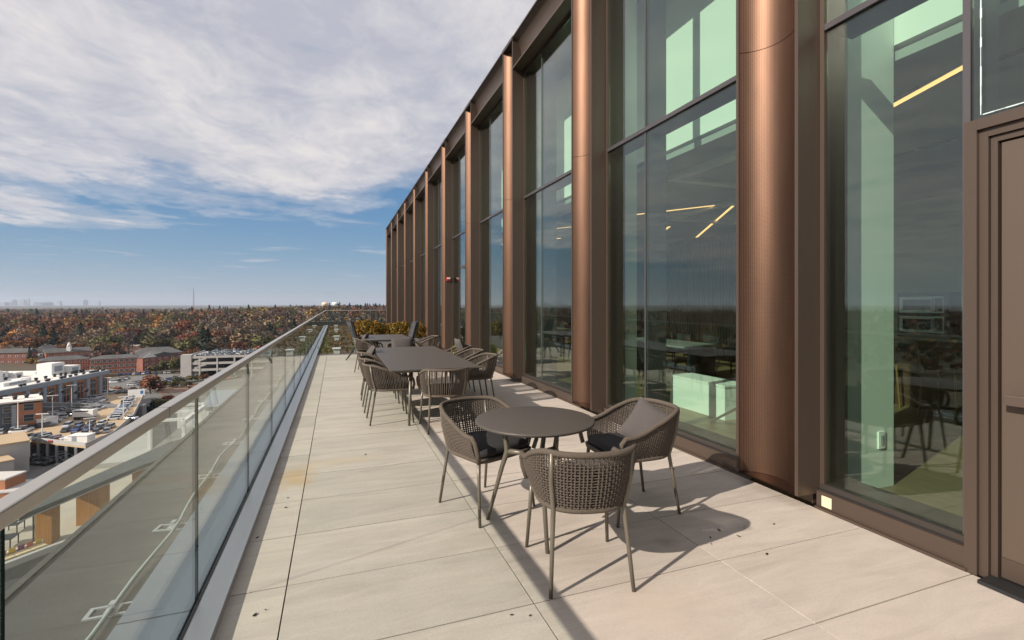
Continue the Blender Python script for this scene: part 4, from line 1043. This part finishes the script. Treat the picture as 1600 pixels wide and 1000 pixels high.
car_row(211,616,178,656,20, 'in the row by the concrete ramp wall on the tan deck', GDK, pal=('white','silver','white','grey'))
car_row(180,662,205,655,6, 'at the ramp end of the tan deck', GDK, pal=('red','charcoal','silver','blue'))
car_row(104,674,172,669,14, 'in the cluster at the guard wall of the tan deck', GDK, pal=('charcoal','grey','charcoal','black','blue'))
car_row(116,682,166,675,10, 'in the second line of the cluster at the guard wall', GDK, pal=('charcoal','grey','silver','black'))
car_row(2,677,38,673,7, 'in the corner of the tan deck next to the slate wing', GDK, pal=('black','silver','blue','charcoal'))
car_row(30,676,60,664,8, 'below the lamp posts of the tan deck', GDK, pal=('silver','grey','black','white'))
car_row(50,684,92,689,8, 'against the front guard of the tan deck', GDK, pal=('red','charcoal','blue','grey'))
car_row(166,634,122,649,14, 'in the line behind the white trailer on the tan deck', GDK, pal=('silver','grey','white','charcoal'))
car_row(100,650,72,667,9, 'in the short line beside the tan-roofed hut', GDK, pal=('silver','charcoal','black','grey'))
car_row(106,667,160,663,11, 'in the line just before the white trailer', GDK, pal=('charcoal','silver','black','white'))
GLT = 'cars in the lower lot'
car_row(46,712,122,718,14, 'in the shaded lower lot before the deck', GLT, z=ZG+.16, pal=('black','charcoal','black','grey'))
car_row(50,722,112,727,12, 'in the second line of the lower lot', GLT, z=ZG+.16, pal=('charcoal','grey','black','silver'))
GFL = 'cars in the far car park'
car_row(178,598,196,592,6, 'in the far grey car park beside the brick apartments', GFL, z=ZG+.31, pal=('black','white','black'))
car_row(206,602,222,596,6, 'in the far grey car park behind the red tree', GFL, z=ZG+.31, pal=('white','black','grey'))
car_row(236,585,264,583,7, 'along the hedge of the far car park', GFL, z=ZG+.31, pal=('blue','white','blue','grey'))
car_row(245,602,276,590,9, 'in the angled row near the planted islands', GFL, z=ZG+.31, pal=('grey','silver','blue','charcoal'))
car_row(188,586,232,584,9, 'along the lawn below the brick apartments', GFL, z=ZG+.31, pal=('white','blue','white','black'))
car_row(330,597,372,589,10, 'on the street in front of the garage', GFL, z=ZG+.31, pal=('red','silver','tan','charcoal'))
car_row(232,640,246,632,5, 'in the sunken lane right of the ramp wall', GFL, z=ZG+.31, pal=('white','black','silver'))
GGR = 'cars on the garage roof'
for k, yy in enumerate((4, 13, 19, 29, 35, 43)):
    e = (gb-ga).normalized(); n = Vector((-e.y, e.x, 0)); x = 8.0
    while x < GL*.9:
        if random.random() < .86: car(Vector((ga.x, ga.y, 0))+e*x+n*yy+Vector((0,0,ZG+12.65)), math.atan2(e.y, e.x)+random.choice((0, math.pi)), random.choice(('white','silver','grey','charcoal','black','silver','red' if k == 0 else 'white')), f'on the garage roof, {("first","second","third","fourth","fifth","last")[k]} row from the open front', GGR)
        x += 2.9
# box truck, sheds, lamps, ramp wall
tp_ = at(133,655,DK); tr = thing('box_trailer', 'long white box trailer standing across the tan deck', 'trailer', tp_, R(-12))
MB().box(-3.3,3.3,-1.25,1.25,1.1,3.5).build('cargo_box', WTRIM, tr); MB().box(-2.8,1.8,-1.29,-1.255,2.9,3.3).build('dark_stripe', WPANE, tr); MB().box(-3.2,3.2,-.9,.9,.75,1.1).build('chassis', TYRE, tr)
for x in (-2.5,-1.4,2.4):
    for s in (-1,1):
        w = MB(); w.lathe([(.2,-.13),(.5,-.13),(.5,.13),(.2,.13)], 14); w.v = [(v[0], v[2]+s*1.0, v[1]+.5) for v in w.v]; w.build('wheel', TYRE, tr, loc=(x,0,0))
for (u, v, w, h, d, lab) in ((100,692,2.4,1.2,2,'small white shed at the front guard of the deck'),(121,693,5.4,2.2,3,'taller white plant room at the front guard of the deck'),(58,668,5,2.6,5,'flat tan-roofed hut between the cars of the deck')):
    p = at(u, v, DK); t = thing('deck_shed', lab, 'shed', p, R(-16)); MB().box(-w/2,w/2,0,d,0,h).build('shed_wall', WTRIM, t); MB().box(-w/2-.15,w/2+.15,-.15,d+.15,h,h+.2).build('shed_roof', WTRIM, t); MB().box(-w*.3,-w*.05,-.03,-.002,0,2.1).build('shed_door', GREYP, t)
for i, (u, v, h) in enumerate([(28,676,10),(82,661,9.5),(112,640,9.5),(66,688,8),(168,618,8),(131,622,8),(193,655,8),(140,684,6)]):
    p = at(u, v, DK); t = thing('lamp_post', 'white twin-headed lamp post standing among the cars of the tan deck', 'lamp post', p, R(rand(-20,20)), 'lamp posts of the tan deck')
    MB().tube([(0,0,0),(0,0,h)], [.16,.10], 8).build('pole', WTRIM, t)
    for s in (-1, 1): MB().box(min(0,s*1.5), max(0,s*1.5), -.18, .18, h-.05, h+.18).build('lamp_head', WTRIM, t)
ramp_a, ramp_b = at(203,668,ZG), at(229,655,ZG)
rt, RL = base_frame('ramp_wall', 'pale concrete ramp and stair wall with white sign beside the deck', 'wall', ramp_a, ramp_b)
MB().extr([(0,0),(48,0),(48,9.6),(40,9.6),(6,6.4),(0,6.4)], 'x', RL-1.2, RL).build('stair_wall', CONC_D, rt)
MB().extr([(0,0),(48,0),(48,8.2),(0,6.2)], 'x', RL-3.6, RL-1.21).build('ramp_slope', mat('ramp_grey', (.20,.20,.20), .85), rt)
sg = thing('wall_sign', 'white sign board with blue emblem topping the concrete ramp wall', 'sign', at(200,622,DK)); 
MB().box(0,6.2,-.2,.2,.0,3.6).build('sign_board', WTRIM, sg); MB().box(4.6,5.6,-.24,-.201,1.6,3.0).build('blue_emblem', mat('sign_blue', (.03,.16,.40), .5), sg)
# near roofs and blocks
block('service_block', 'grey concrete box building with tan roof below the deck', (-60,757,46,737), 14, 8.6, 1, 1, CONC, 'flat', TAN, sidecols=0, winw=3, winh=2.4)
block('service_block', 'lower concrete annex with tan roof before the grey box', (-60,770,22,752), 8, 5.6, 1, 1, CONC, 'flat', TAN, sidecols=0, winw=3, winh=2)
block('brick_store', 'orange brick block with pale coping near the railing', (8,790,40,776), 12, 6.0, 1, 2, BRICK2, 'flat', mat('pale_coping', (.55,.52,.48), .8), sidecols=2, winw=2.4, winh=1.6)
block('brick_store', 'low pale-roofed brick store beside the orange block', (44,790,80,770), 10, 3.4, 1, 2, BRICK2, 'flat', mat('store_coping', (.5,.48,.45), .8), sidecols=1, winw=2, winh=1.6)

# ================================================================== lower roof garden seen through the railing glass
LZ = -17.0
lw = thing('lower_wing', 'lower building wing with a roof garden below the terrace ledge', 'building', (0, 0, 0))
GPOLY = [(-27.5,37.0),(-21.9,43.3),(-20.2,45.3),(-10,56.5),(-10,98),(-27.5,98)]
MB().prism(GPOLY, ZG, LZ).build('wing_body', CONC_D, lw)
pe = MB(); 
for (xa, ya), (xb, yb) in zip(GPOLY[:3], GPOLY[1:4]):
    e_ = Vector((xb-xa, yb-ya, 0)).normalized(); n_ = Vector((-e_.y, e_.x, 0))*.35
    pe.prism([(xa,ya),(xb,yb),(xb+n_.x,yb+n_.y),(xa+n_.x,ya+n_.y)], LZ-.9, LZ+.42)
pe.build('garden_kerb', CONC, lw)
MB().box(-9.9, -1.75, 14, 98, ZG, LZ-6).build('inner_body', CONC_D, lw)
MB().box(-27.9, -27.505, 37, 98, LZ-1.5, LZ+.9).build('wing_parapet', CONC, lw)
MB().prism([(-27.4,37.8),(-21.9,44.0),(-20.2,46.0),(-10.1,57.2),(-10.1,98),(-27.4,98)], LZ+.002, LZ+.05).build('roof_paving', mat('garden_paving', (.42,.37,.30), .85, var=.15, vscale=.4), lw)
MB().box(-27.3, -10.2, 66.5, 97.9, LZ+.05, LZ+.6).build('upper_deck', CONC, lw)
cn = thing('garden_canopy', 'grey flat canopy on orange timber panels in the roof garden', 'canopy', (-20.5, 50, LZ))
CPOLY = [(-.8,-5.6),(3.2,4.2),(8,12),(8,19),(3.3,12.4),(-1.3,-2.8)]
MB().prism([(x*1.03,y*1.03) for x, y in CPOLY], 2.92, 2.998).build('canopy_edge', CONC, cn)
MB().prism(CPOLY, 3.0, 3.35).build('canopy_roof', mat('canopy_grey', (.065,.072,.07), .6, var=.1, vscale=.5), cn)
TIM = mat('orange_timber', (.36,.155,.03), .6, var=.25, vscale=1.2, stretch=(6,6,.4))
for x, y, w_ in ((-1.0,-3.2,1.0),(.2,.0,1.6),(2.4,5.0,1.6)):
    MB().box(x, x+w_, y, y+w_*1.2, .06, 2.91).build('timber_panel', TIM, cn)
for xx, yy in ((-.9,-3.6),(.6,1.6),(2.3,8.0),(7,15)): MB().tube([(xx,yy,.05),(xx,yy,2.91)], .06, 8).build('post', GASKET, cn)
sf = thing('garden_sofa', 'long low white sofa frame with pale seat pads in the roof garden', 'sofa', (-21.75, 44.95, LZ+.05), R(-42))
MB().box(-.45, .45, -1.9, 1.7, .12, .32).build('sofa_base', WTRIM, sf); MB().box(-.45, -.30, -1.9, 1.7, .32, .62).build('sofa_back', WTRIM, sf)
for k in range(4): bevel(MB().box(-.28, .45, -1.85+k*.88, -1.0+k*.88, .325, .46).build('seat_pad', mat('seat_pad%d' % k, (.60,.47,.28), .9), sf), .04)
for k in range(7):
    nm, c = (('yellow',(.62,.42,.05)), ('purple',(.22,.04,.10)), ('coral',(.50,.12,.08)))[k % 3 if k != 6 else 0]
    mpil = PILLOW.copy(); mpil.materials.clear(); mpil.materials.append(mat('cushion_%s%d' % (nm, k), c, .9)); yy = -1.6+k*.5; ra_ = R(-42)
    o = link('sofa_cushion', mpil, None, (-21.75-.22*math.cos(ra_)-yy*math.sin(ra_), 44.95+yy*math.cos(ra_)-.22*math.sin(ra_), LZ+.72)); o.rotation_euler = (R(14), 0, ra_+R(90))
    tag(o, f'{nm} square cushion on the white roof garden sofa', 'cushion', f'{nm} cushions on the garden sofa')
for i, (x, y) in enumerate(((-23.6,47.6),(-24.6,50.5),(-20.2,53.8))):
    t = thing('garden_table', ['dark table near the white sofa in the roof garden','dark table at the canopy corner in the roof garden','dark table beneath the canopy in the roof garden'][i], 'table', (x, y, LZ+.05)); MB().box(-.6,.6,-.6,.6,.70,.74).build('table_top', GASKET, t)
    for sx in (-1,1):
        for sy in (-1,1): MB().box(sx*.5-.03, sx*.5+.03, sy*.5-.03, sy*.5+.03, 0, .70).build('leg', GASKET, t)
pg = thing('white_pergola', 'white beam and column pergola with screen on the upper garden deck', 'pergola', (-19.4, 76, LZ+.6))
for x in (-2.2, 1.4):
    for yy in (-5, 0, 5): MB().box(x-.18, x+.18, yy-.18, yy+.18, 0, 2.8).build('column', WTRIM, pg)
    MB().box(x-.25, x+.25, -5.6, 5.6, 2.8, 3.3).build('beam', WTRIM, pg)
for yy in (-5, 0, 5): MB().box(-2.2, 1.4, yy-.2, yy+.2, 3.3, 3.6).build('rafter', WTRIM, pg)
for k in range(24): MB().box(-1.98, -1.90, -4.7+k*.41, -4.5+k*.41, 0.02, 2.6).build('screen_slat', CONC_D, pg)
sh = thing('roof_penthouse', 'blue-grey metal roof house with small square windows past the pergola', 'building', (-15.2, 88, LZ+.6))
MB().box(-3.4, 5, -5, 5, 0, 2.6).build('wall', WTRIM, sh); MB().add([(-3.8,-5.4,2.6),(5.4,-5.4,2.6),(5.4,5.4,2.6),(-3.8,5.4,2.6),(-3.2,0,4.2),(4.8,0,4.2)], [(0,1,5,4),(2,3,4,5),(0,4,3),(1,2,5),(0,3,2,1)]).build('roof', GREYP, sh)
for k in range(5): MB().box(-2.6+k*1.5, -2.0+k*1.5, -5.06, -5.001, 1.0, 1.7).build('window', WPANE, sh)

# ================================================================== far skyline, water towers, mast
FARB = mat('far_tower', (.30,.33,.37), .7)
for i, (u, w, h) in enumerate([(6,9,3.2),(20,7,4.0),(23.5,5,7.0),(36,6,7.2),(41,4,6.0),(45,2.6,9.2),(60,9,3.2),(77,10,3.2),(93,5,5.0),(134,5,7.0),(156,2.2,4.6),(70,5,2.6)]):
    D_ = 11000; d = ray(u, 475); k = D_; p = Vector((d.x*k, d.y*k, -44)); s = D_/751
    t = thing('distant_tower', 'pale high-rise tower on the hazy horizon skyline', 'tower', p, R(rand(-20,20)), 'high-rises on the far skyline')
    hh = (h+1.5)*s+20; MB().box(-w*s/2, w*s/2, -w*s*.35, w*s*.35, 0, hh*.86).build('tower_shaft', FARB, t); MB().box(-w*s*.36, w*s*.34, -w*s*.25, w*s*.25, hh*.86, hh).build('tower_crown', FARB, t)
for i, (u, colr) in enumerate(((508,(.70,.55,.40)),(523.5,(.78,.78,.76)))):
    d = ray(u, 475); D_ = 1250; p = Vector((d.x*D_, d.y*D_, 0)); p.z = float(terr(np.array(p.x), np.array(p.y)))
    t = thing('water_tower', ['cream water tower tank rising over the woods', 'white water tower tank rising over the woods'][i], 'water tower', p); Zt = 6.5-p.z
    MB().lathe([(3.0,Zt-13),(7.6,Zt-9),(8.4,Zt-5),(7.2,Zt-1.5),(3.5,Zt)], 20).build('tank', mat('tank%d' % i, colr, .6), t, True)
    for k in range(5):
        a = k*2*math.pi/5; MB().tube([(6.5*math.cos(a),6.5*math.sin(a),0),(5.6*math.cos(a),5.6*math.sin(a),Zt-9)], .5, 6).build('leg', WTRIM, t)
d = ray(302.5, 475); D_ = 1900; p = Vector((d.x*D_, d.y*D_, 0)); p.z = float(terr(np.array(p.x), np.array(p.y)))
t = thing('radio_mast', 'thin lattice radio mast rising above the tree line', 'mast', p); Ht = 62-p.z
mm = MB()
for k in range(3):
    a = k*2*math.pi/3; mm.tube([(3.6*math.cos(a),3.6*math.sin(a),0),(.5*math.cos(a),.5*math.sin(a),Ht)], .38, 5)
for q in range(22):
    z0 = Ht*q/22; r0 = 3.6-3.1*q/22; r1 = 3.6-3.1*(q+1)/22
    for k in range(3):
        a, b = k*2*math.pi/3, (k+1)*2*math.pi/3; mm.tube([(r0*math.cos(a),r0*math.sin(a),z0),(r1*math.cos(b),r1*math.sin(b),z0+Ht/22)], .2, 4)
mm.build('lattice', mat('mast_grey', (.25,.22,.22), .6), t); MB().tube([(0,0,Ht),(0,0,Ht+9)], [.3,.12], 5).build('antenna', MATS['mast_grey'], t)

# ================================================================== trees
FOL = obj_color_mat('foliage', .8, .22, vscale=3.0, transl=.22, spec=.2)
FOLA = obj_color_mat('foliage_attr', .8, 0, attr='Col', transl=.22, spec=.2)
def outward(me, nrm):                    # shade leaf clumps by their place on the crown
    nrm = nrm+.22*rng.normal(size=nrm.shape); nrm /= np.linalg.norm(nrm, axis=1)[:,None]
    me.polygons.foreach_set('use_smooth', np.ones(len(me.polygons), dtype=bool)); me.update(calc_edges=True)
    me.normals_split_custom_set_from_vertices(nrm.tolist())
BARK = mat('bark', (.085,.065,.05), .9, var=.3, vscale=2)
def crown_pts(seed, kind):
    r_ = np.random.default_rng(seed)
    def f(n):
        if kind == 'conifer':
            z = r_.random(n)**1.4; a = r_.random(n)*2*np.pi; r = (1-z)*.36*np.sqrt(r_.uniform(.25,1,n))*(1+.25*np.sin(z*40))
            return np.stack([np.cos(a)*r, np.sin(a)*r, .08+.92*z], 1)
        L = 11; c = r_.normal(size=(L,3)); c /= np.linalg.norm(c, axis=1)[:,None]; c *= r_.uniform(.15,.36,(L,1)); c[:,2] = np.abs(c[:,2])*1.0+.32
        c[:,:2] *= 1.05
        rad = r_.uniform(.13,.25,L); idx = r_.integers(0, L, n)
        d = r_.normal(size=(n,3)); d /= np.linalg.norm(d, axis=1)[:,None]; rr = rad[idx]*r_.uniform(.45,1.05,n)
        p = c[idx]+d*rr[:,None]; p[:,2] = np.clip(p[:,2], .10, 1.05); return p
    return f
CROWNS = []
for s in range(7):
    kind = 'conifer' if s == 6 else 'broad'; n = (520, 560, 480, 560, 230, 260, 600)[s]
    me = leaf_cloud(n, crown_pts(100+s, kind), (.115,.11,.115,.11,.065,.065,.09)[s], None, 'crown', FOL); CROWNS.append(me)
    co = np.empty(len(me.vertices)*3, dtype=np.float32); me.vertices.foreach_get('co', co); co = co.reshape(-1,3)-np.array([0,0,.42]); outward(me, co*np.array([1,1,1.3])/np.linalg.norm(co, axis=1)[:,None])
TRUNKS = []
for s in range(3):
    rr = random.Random(s); mb = MB(); mb.tube([(0,0,0),(.01,.005,.18),(0,.01,.38),(.01,0,.62)], [.028,.021,.016,.006], 7)
    for k in range(7):
        a = k*2.4+rr.random(); z = .22+.05*k; l = .26+.1*rr.random()
        mb.tube([(0,0,z),(l*.5*math.cos(a),l*.5*math.sin(a),z+.13),(l*math.cos(a),l*math.sin(a),z+.30)], [.012,.008,.003], 5)
    TRUNKS.append(mb.mesh('trunk', BARK))
PAL = [('rust-brown', (.145,.066,.034), 7), ('grey-brown bare', (.125,.098,.080), 6), ('olive', (.105,.095,.040), 5), ('orange', (.26,.115,.030), 1.1),
       ('dark evergreen', (.024,.036,.022), 3.0), ('golden', (.23,.15,.035), .8), ('crimson', (.18,.050,.030), .9), ('russet', (.175,.076,.036), 5), ('purple-brown', (.105,.072,.064), 5), ('tan-brown', (.165,.115,.07), 5)]
PAL = [(n_, tuple(c_*1.42 for c_ in rgb), w_) for n_, rgb, w_ in PAL]
PW = np.array([p[2] for p in PAL]); PW = PW/PW.sum()
def tree(x, y, h, w, ci, where, group, z=None):
    nm, c, _ = PAL[ci]
    z = float(terr(np.array(x), np.array(y))) if z is None else z
    t = thing('autumn_tree' if nm != 'dark evergreen' else 'evergreen_tree', f'{nm} tree, {where}', 'tree', (x, y, z-.1), rand(0, 6.28), group)
    cr = 6 if nm == 'dark evergreen' else (random.choice((4,5)) if 'bare' in nm else random.randrange(4))
    o = link('crown', CROWNS[cr], t); k = rand(.75, 1.45); o.color = (c[0]*k, c[1]*k*rand(.92,1.08), c[2]*k, 1)
    link('trunk', TRUNKS[random.randrange(3)], t); t.scale = (w, w, h)
count = 0
# trees of the car parks and streets, each where the photograph has one
CITY = [(235,616,13,17,0),(183,618,7,8,6),(205,617,6,7,0),(270,607,6,8,2),(292,606,6,8,2),(279,600,6,9,2),(300,597,6,9,2),(318,596,6,9,7),(258,606,6,8,2),(247,611,5,9,6),(310,610,6,8,0),(300,618,6,8,6),
        (252,583,11,10,2),(263,582,12,10,2),(273,582,13,11,2),(283,581,14,11,2),(292,584,13,9,4),(242,584,9,9,2),(156,588,9,10,9),(165,589,8,9,9),(60,573,9,8,5),(88,566,13,16,6),(138,575,12,14,8),(180,562,14,18,8),(160,566,15,17,8),(150,561,17,17,5),
        (130,570,11,14,8),(46,570,15,7,4),(52,571,9,8,5),(300,560,13,13,3),(292,566,12,13,7),(310,552,13,14,2),(325,549,13,14,9),(345,546,13,14,7),(365,545,14,14,7),(385,543,14,15,0),(410,542,14,15,7),(244,640,6,9,2),(252,634,5,9,2),(238,648,5,9,4),(262,628,5,8,6)]
for u, v, h, w, ci in CITY:
    p = at(u, v, ZG); tree(p.x, p.y, h, w, ci, 'growing between the car parks and brick roofs below', 'trees between the car parks', ZG); count += 1
def scatter(r0, r1, az0, az1, spacing):
    out = []; r = r0
    while r < r1:
        n = int(R(az1-az0)*r/spacing)
        for j in range(n):
            az = az0+(az1-az0)*(j+rng.random())/n; rr = r+spacing*(rng.random()-.5)*1.1
            out.append((-rr*math.sin(R(az)), rr*math.cos(R(az)), rr, az))
        r += spacing
    return out
def clear(x, y, rr, az):
    dep = .3437*x+.939*y; u = 800+751*(.939*x-.3437*y)/dep
    if dep < (425 if u < 150 else 412 if u < 290 else 392): return False
    return all(math.hypot(x-a, y-b) > c+4 for a, b, c in FOOT)
def hue(x, y):
    w = PW*np.exp(.9*np.array([math.sin(x*.011+1.7*i)+math.sin(y*.009+2.3*i) for i in range(len(PAL))])); return rng.choice(len(PAL), p=w/w.sum())
near = [q for q in scatter(375, 1350, -7, 29, 17.0) if clear(*q)]
near.sort(key=lambda q: q[2])
indiv, rest = near[:300-count], near[300-count:]
for x, y, rr, az in indiv:
    h_ = 12+15*random.random()**1.4; w_ = h_*rand(.85, 1.3); tree(x, y, h_, w_, hue(x, y), ('low spreading' if w_ > h_*1.25 else 'tall slender' if h_ > w_ else 'full round')+' at the near edge of the autumn wood', 'trees at the near edge of the wood')
def forest(pts, quads, qsize, hrange, wrange, name, label):
    P_, C_, S_ = [], [], []
    cen = np.array([0, 0, .42])
    tmpl = [crown_pts(200+i, 'broad')(quads) for i in range(6)]+[crown_pts(300, 'conifer')(quads)]
    for x, y, rr, az in pts:
        ci = hue(x, y); h = hrange[0]+(hrange[1]-hrange[0])*rng.random()**1.4; w = h*rng.uniform(*wrange)
        t = tmpl[6] if PAL[ci][0] == 'dark evergreen' else tmpl[rng.integers(6)]
        a = rng.random()*6.28; ca, sa = math.cos(a), math.sin(a); z = float(terr(np.array(x), np.array(y)))
        q = np.stack([(t[:,0]*ca-t[:,1]*sa)*w+x, (t[:,0]*sa+t[:,1]*ca)*w+y, t[:,2]*h+z], 1)
        nr = (t-cen)*np.array([1,1,1.3]); nr = np.stack([nr[:,0]*ca-nr[:,1]*sa, nr[:,0]*sa+nr[:,1]*ca, nr[:,2]], 1); S_.append(nr/np.linalg.norm(nr, axis=1)[:,None]); P_.append(q); c = np.array(PAL[ci][1])*rng.uniform(.75, 1.3); C_.append(np.tile(c, (quads,1))*rng.uniform(.88, 1.12, (quads,1)))
    P_ = np.concatenate(P_); C_ = np.concatenate(C_); NR = np.concatenate(S_); k = len(P_)
    ax = rng.normal(size=(k,3)); ax /= np.linalg.norm(ax, axis=1)[:,None]; up = rng.normal(size=(k,3)); bx = np.cross(ax, up); bx /= np.linalg.norm(bx, axis=1)[:,None]; c2 = np.cross(ax, bx)
    s = qsize*rng.uniform(.7, 1.3, (k,1)); q = np.stack([P_-bx*s*.5, P_+c2*s*.4, P_+bx*s*.5, P_-c2*s*.4], 1).reshape(-1,3)
    me = bpy.data.meshes.new(name); me.vertices.add(k*4); me.vertices.foreach_set('co', q.astype(np.float32).ravel()); me.loops.add(k*4); me.loops.foreach_set('vertex_index', np.arange(k*4, dtype=np.int32))
    me.polygons.add(k); me.polygons.foreach_set('loop_start', np.arange(0, k*4, 4, dtype=np.int32)); me.polygons.foreach_set('loop_total', np.full(k, 4, dtype=np.int32))
    outward(me, np.repeat(NR, 4, axis=0))
    ca = me.color_attributes.new('Col', 'FLOAT_COLOR', 'POINT'); ca.data.foreach_set('color', np.repeat(np.concatenate([C_, np.ones((k,1))], 1), 4, axis=0).astype(np.float32).ravel())
    me.materials.append(FOLA); me.update(); me.validate()
    o = link(name, me); tag(o, label, 'wood', kind='stuff'); return o
forest(rest, 130, 3.1, (12, 27), (.85, 1.3), 'autumn_wood', 'dense autumn wood of brown, rust and green trees filling the middle distance')
forest(scatter(1350, 3600, -7, 29, 27), 30, 5.0, (12, 27), (.9, 1.3), 'far_wood', 'hazy far wood merging to brown towards the horizon')
forest(scatter(420, 1500, 29, 112, 24), 18, 5.5, (12, 26), (.9, 1.3), 'side_wood', 'brown wood spreading out to the side of the town')

# ================================================================== haze
hz = MB().box(-26000, 26000, -26000, 26000, ZG-3, 250).build('haze', None); hz.data.materials.clear()
hm = bpy.data.materials.new('haze_air'); hm.use_nodes = True; nt = hm.node_tree; nt.nodes.clear()
pv = nt.nodes.new('ShaderNodeVolumePrincipled'); pv.inputs['Density'].default_value = 6.0e-5; pv.inputs['Color'].default_value = (.74,.84,.98,1); pv.inputs['Anisotropy'].default_value = .2
ho = nt.nodes.new('ShaderNodeOutputMaterial'); nt.links.new(pv.outputs[0], ho.inputs['Volume'])
hz.data.materials.append(hm); tag(hz, 'thin bluish autumn haze lying over the whole town', 'haze', kind='stuff')
